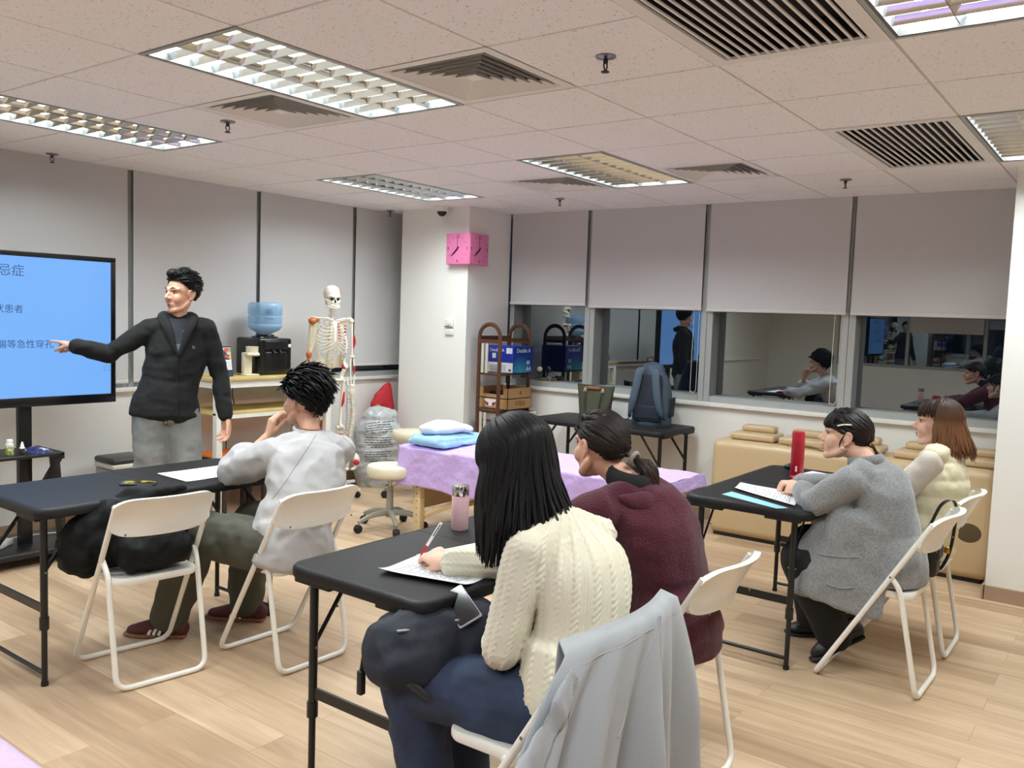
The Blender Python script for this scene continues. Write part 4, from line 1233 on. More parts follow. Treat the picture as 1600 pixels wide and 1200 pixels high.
b.build('brand_lettering', M_PAPER, t, world=True)
b = MB()
for k in range(4): b.box(5.9972, 5.9985, 4.52, 4.70, 1.082 + .014 * k, 1.086 + .014 * k)
b.box(5.9972, 5.9985, 4.462, 4.49, 1.08, 1.10)
b.build('fine_print', M_INK, t, world=True)
def tray(z, lab, cut, word):
    t = thing('cardboard_tray', lab, 'cardboard tray', (6.11, 4.60, z), 0, 'cardboard fruit trays')
    x0, x1, y0, y1, h = 5.935, 6.285, 4.44, 4.76, .092
    b = MB()
    b.box(x0, x1, y0, y1, z, z + .005).box(x0, x1, y0, y0 + .005, z, z + h).box(x0, x1, y1 - .005, y1, z, z + h).box(x1 - .005, x1, y0, y1, z, z + h)
    if cut:
        b.box(x0, x0 + .005, y0, y1, z, z + .035).box(x0, x0 + .005, y0, y0 + .05, z + .035, z + h).box(x0, x0 + .005, y1 - .05, y1, z + .035, z + h)
    else: b.box(x0, x0 + .005, y0, y1, z, z + h)
    b.build('tray', M_CARD, t, world=True)
    MB().text(word, .055 if not cut else .034, axes((6.12, y0 - .001, z + .047), (1, 0, 0), (0, -1, 0)), .0006).build('lettering', mat('carton_print', rgb(98, 62, 40), .7), t, world=True)
    if not cut:
        b = MB(); Mx = axes((x0 - .001, 4.63, z + .052), (0, -1, 0), (-1, 0, 0))
        b.prism([(-.075, .032), (.075, .032), (.045, .0), (.055, -.03), (-.055, -.03), (-.045, 0)], 0, .0006, Mx)
        lo = b.build('white_emblem', M_PAPER, t, world=True)
        MB().prism([(-.055, .012), (-.02, -.002), (-.02, -.026), (-.045, -.026)], .0006, .0012, Mx).prism([(.055, .012), (.02, -.002), (.02, -.026), (.045, -.026)], .0006, .0012, Mx).build('red_flashes', M_RED, lo, world=True)
    return t
tray(.747, 'lower cardboard fruit tray with a red and white emblem, on the rack', False, '不知火')
tray(.842, 'upper cardboard fruit tray with a cut-away end, stacked on the other tray', True, '果')
t = tag(MB().rbox(6.0, 6.22, 4.50, 4.70, .852, .90, .02).build('dark_cloth_bundle', M_BLACK, None, (6.1, 4.6, .85), world=True), 'dark bundle lying inside the upper cardboard tray', 'bundle')
t = thing('flat_carton', 'flat white carton with a red top edge, between rack shelves', 'carton', (6.10, 4.58, .60))
MB().rbox(5.90, 6.34, 4.42, 4.74, .645, .715, .003).build('carton', M_PAPER, t, world=True)
MB().box(5.902, 6.338, 4.422, 4.738, .7152, .7165).box(5.8985, 5.90, 4.425, 4.735, .645, .655).build('red_band', mat('carton_red', rgb(170, 40, 60), .6), t, world=True)
b = MB().text('产品包装', .028, axes((6.12, 4.4185, .685), (1, 0, 0), (0, -1, 0)), .0005)
for x in (6.25, 6.29): b.box(x, x + .022, 4.4185, 4.42, .672, .698)
b.box(5.93, 5.965, 4.4185, 4.42, .66, .70)
for k in range(3): b.box(6.03 + .06 * k, 6.07 + .06 * k, 4.4185, 4.42, .656, .662)
b.build('carton_print', M_INK, t, world=True)
t = thing('storage_bin', 'grey blue plastic storage bin on the low rack shelf', 'storage bin', (6.09, 4.60, .27))
MB().rbox(5.89, 6.32, 4.44, 4.76, .272, .60, .02).build('body', mat('bin_grey_blue', rgb(108, 122, 134), .4), t, world=True)
MB().rbox(5.88, 6.33, 4.43, 4.77, .60, .642, .012).build('lid', mat('bin_lid_grey', rgb(120, 134, 146), .4), t, world=True)

# sill things
t = thing('gift_basket', 'small olive gift box with a clear bow on the window sill', 'gift box', (6.50, 4.42, .935))
M_OLIVE = mat('olive_card', rgb(112, 100, 64), .6)
MB().rbox(-.055, .055, -.075, .075, 0, .075, .006).build('box', M_OLIVE, t)
MB().tube([(-.057, -.04, .0), (-.057, -.04, .076), (.057, -.04, .076)], [(.002, .012)] * 3, 4, side=(1, 0, 1)).ball((-.03, -.05, .082), (.02, .026, .01)).ball((-.01, -.02, .084), (.02, .026, .01)).build('bow', M_CLEAR, t)
t = thing('globe_ornament', 'small cream globe on a dark wire foot on the window sill', 'ornament', (6.50, 4.505, 1.01))
MB().ball((0, 0, .075), .026, 18, 12).build('globe', M_CREAM, t)
MB().tube([(.03 * math.cos(2 * PI * k / 14), .03 * math.sin(2 * PI * k / 14), .045) for k in range(14)], .003, 6, closed=True).tube([(0, 0, .005), (0, 0, .05)], .006, 8).lathe([(.001, 0), (.028, 0), (.026, .008), (.001, .01)], 14).build('foot', M_BLACK, t)

# ================================================================ bags on the window table
HB = thing('handbag', 'olive green tote handbag with brown leather flap on the window table', 'handbag', (6.17, 3.70, .741), math.radians(90))
M_OLV = mat('olive_nylon', rgb(64, 66, 46), .6, bump=(120, .1)); M_BRN = mat('brown_leather', rgb(140, 92, 70), .5)
def tote(u, v):   # u around, v up
    a = 2 * PI * u
    w, d = .135 + .045 * v, .065 * (1 - .75 * v)
    n_ = 3.2
    c_, s_ = math.cos(a), math.sin(a)
    x = w * math.copysign(abs(c_) ** (2 / n_), c_); y = d * math.copysign(abs(s_) ** (2 / n_), s_)
    return (x * (1 + .02 * wrinkle((u * 6, v * 3, 1), 2)), y, .255 * v - .022 * v * (1 - (x / w) ** 2) * 0 + .02 * v * abs(x / w) ** 2)
b = MB(); R = [[tote(k / 40, j / 10) for k in range(40)] for j in range(11)]
b.rings(R).build('body', M_OLV, HB, ang=60)
MB().rbox(-.06, .07, -.035, .035, .235, .262, .008).build('leather_flap', M_BRN, HB)
for s in (-1, 1):
    b = MB().tube([(-.085, s * .024, .235), (-.08, s * .045, .19), (-.06, s * .062, .06), (0, s * .068, .015), (.06, s * .062, .06), (.08, s * .045, .19), (.085, s * .024, .235)], .0055, 8, 5)
    b.build('handle', mat('dark_handle', rgb(46, 40, 32), .5), HB)
    for x in (-.085, .085): MB().prism([(-.014, .02), (.014, .02), (.010, -.008), (0, -.02), (-.010, -.008)], 0, .004, axes((x, s * .027, .235), (1, 0, 0), (0, s, .25))).build('leather_tab', mat('tan_tab', rgb(190, 150, 120), .5), HB)
b = MB().ball((.10, .0, .262), .010).ball((-.01, .066, .065), .007).ball((-.01, -.066, .065), .007)
b.build('studs', mat('brass_stud', rgb(215, 200, 160), .3, .8), HB)
BP = thing('backpack', 'blue grey backpack standing upright on the window table, straps to the room', 'backpack', (6.14, 3.17, .741), math.radians(-84))
# local: straps face -Y
M_BPK = mat('slate_blue_nylon', rgb(66, 82, 98), .65, bump=(150, .12)); M_BPKD = mat('dark_slate_mesh', rgb(38, 46, 58), .8, bump=(300, .3))
b = MB().tube([(0, .03, .02), (0, .03, .15), (0, .035, .32), (0, .03, .44)], [(.165, .10), (.165, .105), (.145, .09), (.095, .06)], 24, 5, side=(1, 0, 0), dome=True)
fuse(b, 'body', M_BPK, BP, .008, 4, disp=folds(9, .006, seed=4), world=False)
MB().rbox(-.115, .115, -.082, -.05, .03, .40, .03, 4).build('back_panel', M_BPKD, BP)
MB().rbox(-.12, .12, -.088, -.055, .045, .16, .02, 3).build('lumbar_pad', mat('lumbar_navy', rgb(30, 38, 50), .8), BP)
for s in (-1, 1):
    MB().tube([(s * .045, -.055, .455), (s * .065, -.10, .43), (s * .085, -.115, .30), (s * .11, -.12, .17), (s * .135, -.10, .075), (s * .15, -.06, .05)], [(.026, .008), (.032, .009), (.032, .009), (.028, .008), (.014, .004), (.012, .003)], 10, 5, side=(1, 0, 0)).build('shoulder_strap', M_BPK, BP)
    MB().rbox(s * .14 - .014, s * .14 + .014, -.09, -.075, .06, .085, .004).build('buckle', M_BLACK, BP)
MB().tube([(-.03, -.045, .50), (-.02, -.05, .535), (.02, -.05, .535), (.03, -.045, .50)], .007, 8, 4).build('grab_handle', M_BPKD, BP)
b = MB().tube([(-.14, -.09, .05), (-.19, -.13, .004), (-.24, -.10, .003)], .004, 6, 4).tube([(.13, -.09, .05), (.17, -.14, .004), (.13, -.2, .003)], .004, 6, 4)
b.build('loose_webbing', M_BLACK, BP)
MB().tube([(.165, .03, .08), (.178, .03, .22)], [(.05, .012), (.045, .008)], 10, 2, side=(0, 1, 0), dome=True).build('side_pocket', M_BPKD, BP)
BK2 = tag(MB().tube([(5.79, 3.26, .73), (5.775, 3.26, .70), (5.775, 3.265, .60), (5.78, 3.30, .575), (5.79, 3.40, .57), (5.78, 3.44, .60)], [(.010, .003)] * 6, 8, 5, side=(0, 1, .2)).build('hanging_strap', M_BLACK, None, (5.78, 3.3, .57), world=True), 'black strap loop hanging under the window table edge', 'strap')

# ================================================================ tan benches along the window: massage tables folded on edge
M_TAN2 = mat('tan_vinyl', rgb(196, 172, 134), .38, bump=(160, .06))
def folded(x0, x1, lab, hole):
    t = thing('folded_massage_table', lab, 'folded massage table', ((x0 + x1) / 2, 1.63, 0), 0, 'massage tables folded on edge')
    MB().rbox(x0, x1, .70, 2.56, .02, .715, .055, 6).build('padding', M_TAN2, t, world=True)
    MB().box(x0 + .03, x1 - .03, .75, 2.52, 0, .03).build('base_rail', M_BLACK, t, world=True)
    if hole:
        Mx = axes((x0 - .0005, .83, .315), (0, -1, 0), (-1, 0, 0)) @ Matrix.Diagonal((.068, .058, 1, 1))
        MB().lathe([(.001, .0012), (1.0, .0012), (1.04, .0005), (1.04, -.002), (.001, -.002)], 28, Mx).build('face_hole', mat('hole_shade_colour', rgb(84, 70, 44), .8), t, world=True)  # flat dark disc, the shade of the open hole put into its colour
    b = MB()
    for y in (2.40, .86): b.ball((x1 - .05, y, .713), (.012, .012, .008))
    b.build('corner_studs', M_BLACK, t, world=True)
    if hole:
        for dy in (0, .05): MB().tube([(x0 + .06, 2.02 - dy, .716), (x0 + .05, 1.92 - dy, .745), (x0 + .035, 1.80 - dy, .735), (x0 + .03, 1.74 - dy, .716)], [(.012, .0025)] * 4, 6, 5, side=(1, -.2, 0)).build('carry_strap', M_TAN2, t, world=True)
folded(5.955, 6.155, 'tan folded massage table with a dark face hole, standing on edge behind the two women', True)
folded(6.165, 6.35, 'tan folded massage table against the window wall, behind the one with the face hole', False)
HR = [(2.30, 'tan stepped headrest cushion at the left end of the bench top'), (1.93, 'tan stepped headrest cushion second from the bench’s left end'), (1.57, 'tan stepped headrest cushion behind the red flask'),
      (1.16, 'tan stepped headrest cushion between the two women’s heads'), (.83, 'tan stepped headrest cushion at the right bench end by the white pier')]
for k, (y, lab) in enumerate(HR):
    t = thing('headrest_cushion', lab, 'headrest', (6.17, y, .717), math.radians((3, -2, 2, -2, 1)[k]), 'tan headrest cushions on the bench')
    b = MB(); b.rbox(-.125, .14, -.165, .165, 0, .05, .018, 4).build('base_pad', M_TAN2, t)
    MB().rbox(.02, .135, -.125, .125, .047, .098, .02, 4).build('raised_pad', M_TAN2, t)

# ================================================================ table-top things
t = thing('water_flask', 'pale pink water bottle with a chrome lid on the nearest table', 'bottle', (2.495, 2.075, .7405))
MB().lathe([(.001, 0), (.030, 0), (.033, .004), (.033, .128), (.031, .133), (.001, .133)], 28).build('body', mat('pink_enamel', rgb(222, 184, 190), .35), t)
MB().lathe([(.001, .132), (.032, .132), (.033, .135), (.033, .168), (.031, .172), (.001, .172)], 28).build('lid', M_CHROME, t)
t = thing('red_flask', 'tall red vacuum flask on the table in front of the two women', 'flask', (4.70, 1.515, .7405))
M_FL = mat('red_lacquer', rgb(168, 24, 42), .35)
MB().lathe([(.001, 0), (.033, 0), (.035, .004), (.035, .185), (.034, .19), (.001, .19)], 28).build('body', M_FL, t)
MB().lathe([(.001, .19), (.034, .19), (.034, .235), (.030, .247), (.001, .248)], 28).build('cup_lid', mat('red_cup', rgb(182, 30, 50), .4), t)
MB().box(-.0355, -.0345, -.012, -.002, .03, .06).build('label', M_PAPER, t)

M_INKL = mat('pale_print', rgb(140, 142, 150), .8)
def paper(corners, lab, cat='paper', m=None, curl=.0, name='paper_sheet', print_=True, pics=False, group=None):
    """corners: near-left, near-right, far-right, far-left in world xy"""
    a, b_, c, d = [V((q[0], q[1], 0)) for q in corners]
    def pt(u, v, dz=0):
        p = (a * (1 - u) + b_ * u) * (1 - v) + (d * (1 - u) + c * u) * v
        return (p.x, p.y, .7425 + dz + curl * (max(0, .35 - u) ** 2 + .6 * max(0, v - .7) ** 2))
    ce = (a + b_ + c + d) / 4
    t = thing(name, lab, cat, (ce.x, ce.y, .742), 0, group)
    s = MB().sheet(pt, 16, 12, .0006).build('sheet', m or M_PAPER, t, world=True)
    if print_:
        k = MB(); random.seed(int(ce.x * 1000))
        for r in range(20):
            v = .10 + .041 * r
            u = .08 + .12 * (rnd() > .7)
            while u < .86 - .3 * (rnd() > .8):
                L_ = .012 + .03 * rnd()
                if rnd() > .14:
                    k.add([pt(u, v, .0012), pt(u + L_, v, .0012), pt(u + L_, v + .013, .0012), pt(u, v + .013, .0012)], [(0, 1, 2, 3)])
                u += L_ + .008 + (.06 if rnd() > .92 else 0)
        k.build('print', M_INKL, s, world=True)
    if pics:
        k = MB()
        for u in (.30, .50): k.add([pt(u, .55, .0018), pt(u + .11, .55, .0018), pt(u + .11, .80, .0018), pt(u, .80, .0018)], [(0, 1, 2, 3)])
        k.build('small_pictures', M_INKD, s, world=True)
    return t
paper([(1.955, 1.60), (2.20, 1.64), (2.10, 1.93), (1.885, 1.895)], 'printed sheet under the writing woman’s pen, overhanging toward the table edge', curl=.10)
paper([(2.10, 1.66), (2.40, 1.66), (2.38, 1.90), (2.12, 1.95)], 'printed sheet with two small dark pictures beside the writing hand', pics=True, print_=False)
paper([(2.50, 1.75), (2.62, 1.70), (2.68, 1.86), (2.55, 1.90)], 'white paper corner peeping out past the black haired woman’s hair', print_=False)
paper([(3.88, 1.25), (4.22, 1.34), (4.26, 1.66), (4.07, 1.615)], 'printed sheets lying at an angle before the woman in the grey blazer', curl=.05)
paper([(3.78, 1.30), (3.83, 1.26), (4.0, 1.60), (3.90, 1.61)], 'pale blue leaflet under the printed sheets on the right table', m=mat('blue_leaflet', rgb(150, 208, 226), .6), name='blue_leaflet', cat='leaflet', print_=False)
paper([(4.62, 1.33), (4.86, 1.27), (4.93, 1.50), (4.70, 1.53)], 'white booklet half hidden behind the blazer sleeve, by the red flask', name='booklet', cat='booklet')
tag(MB().rbox(-.06, .08, -.04, .045, 0, .012, .004, M=RZ(.5)).build('red_notebook', mat('red_cover', rgb(160, 36, 48), .5), None, (4.58, 1.45, .7412)), 'small red notebook lying at the foot of the red flask', 'notebook')
tag(MB().tube([(-.05, 0, .015), (.05, 0, .015)], [(.03, .015)] * 2, 12, side=(0, 1, 0), dome=True).build('glasses_case', M_BLACK, None, (4.93, 1.62, .7412)), 'dark glasses case at the far end of the right table', 'case')
paper([(2.27, 3.54), (2.56, 3.56), (2.72, 3.80), (2.28, 3.80)], 'printed white sheets before the man in the pale grey top', curl=.02, print_=False)
def phone(x, y, z, rz, lab, mscreen, m=None, tilt=None):
    t = thing('smartphone', lab, 'phone', (x, y, z), rz)
    if tilt: t.rotation_euler = tilt
    MB().rbox(-.037, .037, -.077, .077, 0, .0085, .006, 3).build('case', m or M_BLACK, t)
    MB().prism(rrect(-.034, .034, -.074, .074, .008, 4), .0084, .0089).build('screen', mscreen, t)
phone(2.095, 3.645, .7412, math.radians(50), 'phone lying on the blue-lit left table', mat('phone_painted_reflection', rgb(40, 38, 24), .12, var=(26, rgb(180, 168, 70), .5, .62)))  # yellow reflection painted into the dark screen colour

# ================================================================ black clothing heaped on the left chair
BC = thing('black_jacket', 'heap of black padded clothing and bag on the leftmost chair', 'jacket', (1.97, 3.42, .45))
b = MB()
b.tube([(1.82, 3.46, .51), (1.97, 3.45, .52), (2.12, 3.43, .51)], [(.09, .06), (.10, .075), (.09, .06)], 14, 3, side=(0, 1, 0), dome=True)
b.tube([(1.82, 3.43, .57), (1.96, 3.40, .63), (2.09, 3.39, .59)], [(.08, .08), (.09, .10), (.08, .08)], 14, 3, side=(0, 1, 0), dome=True)
b.tube([(1.86, 3.50, .60), (1.95, 3.42, .735), (2.08, 3.40, .755), (2.15, 3.385, .755)], [(.09, .07), (.07, .045), (.045, .022), (.035, .016)], 12, 4, side=(0, 1, 0), dome=True)
b.tube([(1.83, 3.42, .68), (1.76, 3.47, .60), (1.735, 3.50, .51), (1.77, 3.51, .46)], [(.07, .07), (.10, .08), (.10, .07), (.08, .05)], 12, 4, side=(0, 1, 0), dome=True)
b.tube([(1.86, 3.315, .525), (1.96, 3.30, .545), (2.07, 3.285, .53)], [(.075, .078), (.088, .095), (.075, .078)], 14, 3, side=(0, 1, 0), dome=.6)
fuse(b, 'padded_cloth', mat('black_nylon', rgb(8, 9, 11), .7, spec=.25, bump=(60, .15)), BC, .010, 4, disp=folds(13, .014, seed=5.5))

# ================================================================ grey hoodie over the near chair
M_HOOD = mat('grey_marl', rgb(160, 161, 163), .9, bump=(420, .25), var=(520, rgb(152, 156, 160), .40, .62), sheen=.2)
HD = thing('grey_hoodie', 'grey marl hoodie hanging over the back of the nearest white chair', 'hoodie', (1.93, 1.02, .2))
def hood(u, v):
    # v: 0 front hem .. .16 top .. 1 back hem ; u across
    x0, x1 = 1.625, 2.135
    top = .16
    if v < top:
        d = (top - v) / top * .085; sgn = 1; spread = .0
    else:
        d = (v - top) / (1 - top) * .66; sgn = -1; spread = 1.15 * d ** .6
    bow = -.052 * (1 - (2 * u - 1) ** 2)
    ytop = 1.28 - .245 + bow
    w = .012 + .02 * u * 0
    xx = x0 + (x1 - x0) * u + (u - .90) * .66 * spread + .02 * wrinkle((u * 3, d * 2, 1.0), 1)
    z = .818 - .012 * abs(2 * u - 1) ** 4 - d + .012 * (1 - min(1, d / .02))
    amp = .075 * min(1, d / .30) + .004
    fold = math.sin(u * 21 + 1.2 * wrinkle((u * 2, d * 1.5, 2), 1)) * .6 + .5 * math.sin(u * 39 + 2 + d * 2) + .5 * wrinkle((u * 7, d * 2.5, 3), 1)
    y = ytop - .012 + sgn * (.020 + (.015 if sgn > 0 else .05 * (.2 + .8 * u)) * (d / .3) ** .7) - (amp * fold * .5 if sgn < 0 else 0)
    return (xx, y, z)
hb_ = MB().sheet(hood, 90, 70, .006).build('body', M_HOOD, HD, world=True, ang=180)
def hoodpt(u, v, off=.004):
    p = V(hood(u, v)); return p + V((-.2, -.9, .25)).normalized() * off
for pts_ in ([(.10, .18), (.14, .30), (.22, .42), (.22, .60), (.215, .98)], [(.62, .17), (.55, .30), (.44, .44)], [(.64, .17), (.66, .40), (.70, .98)]):
    MB().tube([hoodpt(*q, off=.006) for q in crom(pts_, 8)], .0028, 6).build('seam', M_HOOD, hb_, world=True)
MB().tube([hoodpt(u, .185 + .015 * abs(2 * u - 1), off=.005) for u in np.linspace(.06, .94, 24)], .0022, 6).build('collar_seam', M_HOOD, hb_, world=True)
P_ = [V(hood(q[0], q[1])) + V((-.015, -.028, 0)) for q in ((.06, .19), (.04, .45), (.03, .75), (.02, 1.0))]
b = MB().tube([tuple(p) for p in P_], [(.020, .004), (.046, .018), (.055, .026), (.05, .024)], 16, 6, side=(1, -.2, 0), dome=.4)
fuse(b, 'sleeve', M_HOOD, HD, .007, 3, disp=folds(16, .010, (1, 1, .35), 1.1))

# ================================================================ navy bag on the writing woman's lap
NB = thing('navy_bag', 'soft navy bag with black handles and a gold clasp on the writing woman’s lap', 'bag', (1.83, 1.58, .54))
M_NAVY = mat('navy_canvas', rgb(24, 30, 44), .7, bump=(160, .12))
b = MB().tube([(1.70, 1.66, .60), (1.80, 1.60, .61), (1.95, 1.52, .615)], [(.10, .075), (.125, .09), (.10, .08)], 16, 4, side=(.3, .6, .8), dome=True)
b.tube([(1.76, 1.71, .63), (1.86, 1.67, .65), (2.0, 1.58, .66)], [(.06, .05), (.07, .055), (.05, .05)], 12, 3, dome=True)
fuse(b, 'body', M_NAVY, NB, .008, 4, disp=folds(11, .010, seed=8.2))
MB().tube([(1.69, 1.58, .55), (1.73, 1.50, .50), (1.80, 1.42, .49), (1.88, 1.40, .53), (1.90, 1.44, .60)], .011, 8, 6).build('handle', M_BLACK, NB, world=True)
MB().tube([(1.74, 1.68, .69), (1.80, 1.66, .715), (1.92, 1.60, .72), (1.97, 1.56, .69)], .010, 8, 6).build('top_handle', M_BLACK, NB, world=True)
MB().rbox(1.745, 1.80, 1.438, 1.456, .485, .535, .005).build('clasp_tab', M_BLACK, NB, world=True)
MB().ball((1.766, 1.434, .50), (.009, .007, .009)).build('gold_clasp', mat('gold_metal', rgb(206, 168, 84), .25, 1.0), NB, world=True)
for q in ((1.715, 1.605, .678), (1.86, 1.52, .69)):
    MB().rbox(-.03, .03, -.006, .006, -.004, .004, .003, M=T(*q) @ RZ(-.5)).build('buckle', M_STEEL, NB, world=True)
b = MB().tube([(1.665, 1.70, .64), (1.655, 1.71, .60), (1.655, 1.72, .55)], .006, 6, 3).rbox(1.645, 1.665, 1.71, 1.73, .48, .55, .004)
b.build('key_charm', M_BLACK, NB, world=True)
phone(1.888, 1.555, .712, .0, 'phone in a pale lilac case on the navy bag', mat('phone_dark_glass', rgb(20, 22, 26), .08), mat('lilac_case', rgb(184, 174, 196), .4), (math.radians(20), math.radians(-28), math.radians(-35)))

# ================================================================ black cross-body bag on the blazer woman's chair
CB = thing('crossbody_bag', 'black cross-body bag with a long strap hooked on the grey blazer woman’s chair', 'bag', (4.27, .80, .47))
M_BLTH = mat('black_leather', rgb(16, 15, 15), .4)
MB().rbox(4.175, 4.285, .70, .90, .455, .60, .02, 3).build('body', M_BLTH, CB, world=True)
MB().rbox(4.165, 4.292, .69, .91, .53, .605, .02, 3).build('flap', M_BLTH, CB, world=True)
MB().tube([(4.18, .80, .59), (4.19, .745, .68), (4.205, .705, .785), (4.222, .665, .812), (4.255, .650, .775), (4.285, .655, .68), (4.295, .67, .56), (4.28, .70, .48), (4.25, .72, .49)], [(.007, .002)] * 9, 6, 6, side=(0, 1, 0)).build('strap', M_BLTH, CB, world=True)
MB().rbox(4.278, 4.306, .668, .690, .555, .585, .003).build('brass_slider', mat('brass', rgb(206, 160, 70), .3, 1.0), CB, world=True)
# ================================================================ people
M_SKIN = mat('skin', rgb(216, 168, 142), .5, var=(30, rgb(206, 154, 128), .4, .65), bump=(220, .04))
M_SKIN2 = mat('skin_fair', rgb(228, 186, 162), .5, var=(30, rgb(220, 172, 148), .4, .65), bump=(220, .04))
M_EYEW = mat('eye_white', rgb(205, 200, 196), .35)
M_IRIS = mat('iris_dark', rgb(38, 26, 20), .2)
M_LIP = mat('lip_pink', rgb(186, 92, 88), .45)
M_LIPM = mat('lip_natural', rgb(178, 112, 98), .5)
def hair_mat(name, c, c2=None):
    m = bpy.data.materials.new(name); m.use_nodes = True
    nt = m.node_tree; b_ = nt.nodes['Principled BSDF']; b_.inputs['Roughness'].default_value = .5; b_.inputs['Specular IOR Level'].default_value = .2
    a = nt.nodes.new('ShaderNodeAttribute'); a.attribute_name = 'along'
    r = nt.nodes.new('ShaderNodeValToRGB'); r.color_ramp.elements[0].color = c; r.color_ramp.elements[1].color = c2 or c
    r.color_ramp.elements[0].position = .15; r.color_ramp.elements[1].position = .75
    nt.links.new(a.outputs['Fac'], r.inputs['Fac'])
    nt.links.new(r.outputs['Color'], b_.inputs['Base Color'])
    return m
M_HAIR = hair_mat('black_hair', rgb(13, 12, 13))
M_HAIRB = hair_mat('dark_brown_hair', rgb(34, 27, 24), rgb(44, 32, 26))
M_HAIRC = hair_mat('brown_dyed_hair', rgb(44, 32, 26), rgb(112, 76, 50))
M_HAIRD = hair_mat('blackbrown_hair', rgb(26, 21, 20), rgb(70, 44, 32))

def head_frame(c, f, up=(0, 0, 1)):
    f = V(f).normalized(); x = f.cross(V(up)).normalized(); z = x.cross(f)
    return Matrix(((x.x, f.x, z.x, c[0]), (x.y, f.y, z.y, c[1]), (x.z, f.z, z.z, c[2]), (0, 0, 0, 1)))
def add_head(b, M, s=1.0, male=False):
    """face looks along local +Y; chin at z=-.115, crown at z=+.115"""
    M = M @ Matrix.Scale(s, 4)
    b.ball((0, -.014, .028), (.073, .092, .087), 24, 16, M)
    b.ball((0, .022, -.022), (.060, .066, .078), 22, 14, M)
    b.tube([(-.052, -.010, -.050), (-.043, .026, -.080), (-.018, .058, -.098), (.018, .058, -.098), (.043, .026, -.080), (.052, -.010, -.050)], [.017, .018, .018, .018, .018, .017], 12, 3, dome=True, M=M)
    b.ball((0, .026, -.058), (.054, .058, .050), 20, 14, M)
    b.ball((0, .062, -.094), (.019, .017, .015), 14, 9, M)
    b.ball((0, .060, -.062), (.030, .025, .028), 16, 10, M)
    b.tube([(0, .078, .018), (0, .090, -.004), (0, .103, -.024)], [.008, .009, .0115], 12, 3, dome=True, M=M)
    for q in (-1, 1):
        b.ball((q * .0115, .091, -.030), (.0085, .011, .008), 12, 8, M)
        b.ball((q * .036, .052, -.030), (.028, .028, .034), 16, 10, M)
        # ear: plate, rim and lobe
        b.ball((q * .077, -.014, .000), (.008, .018, .029), 14, 10, M)
        b.tube([(q * .076, .002, -.006), (q * .080, .000, .016), (q * .085, -.014, .030), (q * .089, -.029, .018), (q * .087, -.030, -.004), (q * .081, -.020, -.022), (q * .077, -.008, -.032)], [.0052, .0055, .006, .006, .0058, .0058, .0068], 10, 4, dome=True, M=M)
    b.tube([(-.050, .058, .026), (-.028, .076, .026), (0, .079, .022), (.028, .076, .026), (.050, .058, .026)], .0105, 10, 3, dome=True, M=M)
    b.tube([(-.020, .070, -.064), (0, .079, -.062), (.020, .070, -.064)], [(.006, .010), (.007, .012), (.006, .010)], 10, 3, dome=True, M=M)
    if male: b.ball((0, .06, -.10), (.026, .018, .016), 14, 9, M)
def face_parts(person_body, M, s=1.0, lip=None, open_=0.0, brow=None):
    M = M @ Matrix.Scale(s, 4)
    for q in (-1, 1):
        e = MB().ball((q * .030, .0655, .004), (.0140, .0118, .0052), 16, 10, M).build('eye', M_EYEW, person_body, world=True)
        MB().ball((q * .0312, .0690, .0040), (.0092, .0096, .0054), 12, 8, M).build('iris', M_IRIS, e, world=True)
        MB().tube([(q * .016, .0745, .004), (q * .024, .079, .0105), (q * .034, .0765, .0115), (q * .045, .066, .005)], [(.0012, .0016), (.002, .0025), (.002, .0025), (.001, .0012)], 6, 3, M=M).build('lashes', M_IRIS, person_body, world=True)
        MB().tube([(q * .014, .086, .026), (q * .028, .0858, .0325), (q * .040, .077, .0325), (q * .050, .064, .027)], [(.002, .003), (.0028, .0042), (.0026, .0036), (.001, .0015)], 8, 3, M=M).build('eyebrow', brow or M_HAIR, person_body, world=True)
    b = MB()
    b.tube([(-.022, .0745, -.0625), (-.008, .0862, -.0580), (0, .0868, -.0592), (.008, .0862, -.0580), (.022, .0745, -.0625)], [(.001, .0015), (.004, .004), (.0035, .0035), (.004, .004), (.001, .0015)], 8, 4, M=M)
    b.tube([(-.021, .0745, -.0642 - open_ * .3), (0, .0855, -.0692 - open_), (.021, .0745, -.0642 - open_ * .3)], [(.001, .0015), (.0036, .0042), (.001, .0015)], 8, 5, M=M)
    b.build('lips', lip or M_LIP, person_body, world=True)
    if open_: MB().ball((0, .080, -.065 - open_ * .5), (.014, .009, open_ * .6 + .003), 12, 8, M).build('open_mouth', mat('mouth_dark', rgb(60, 24, 24), .5), person_body, world=True)

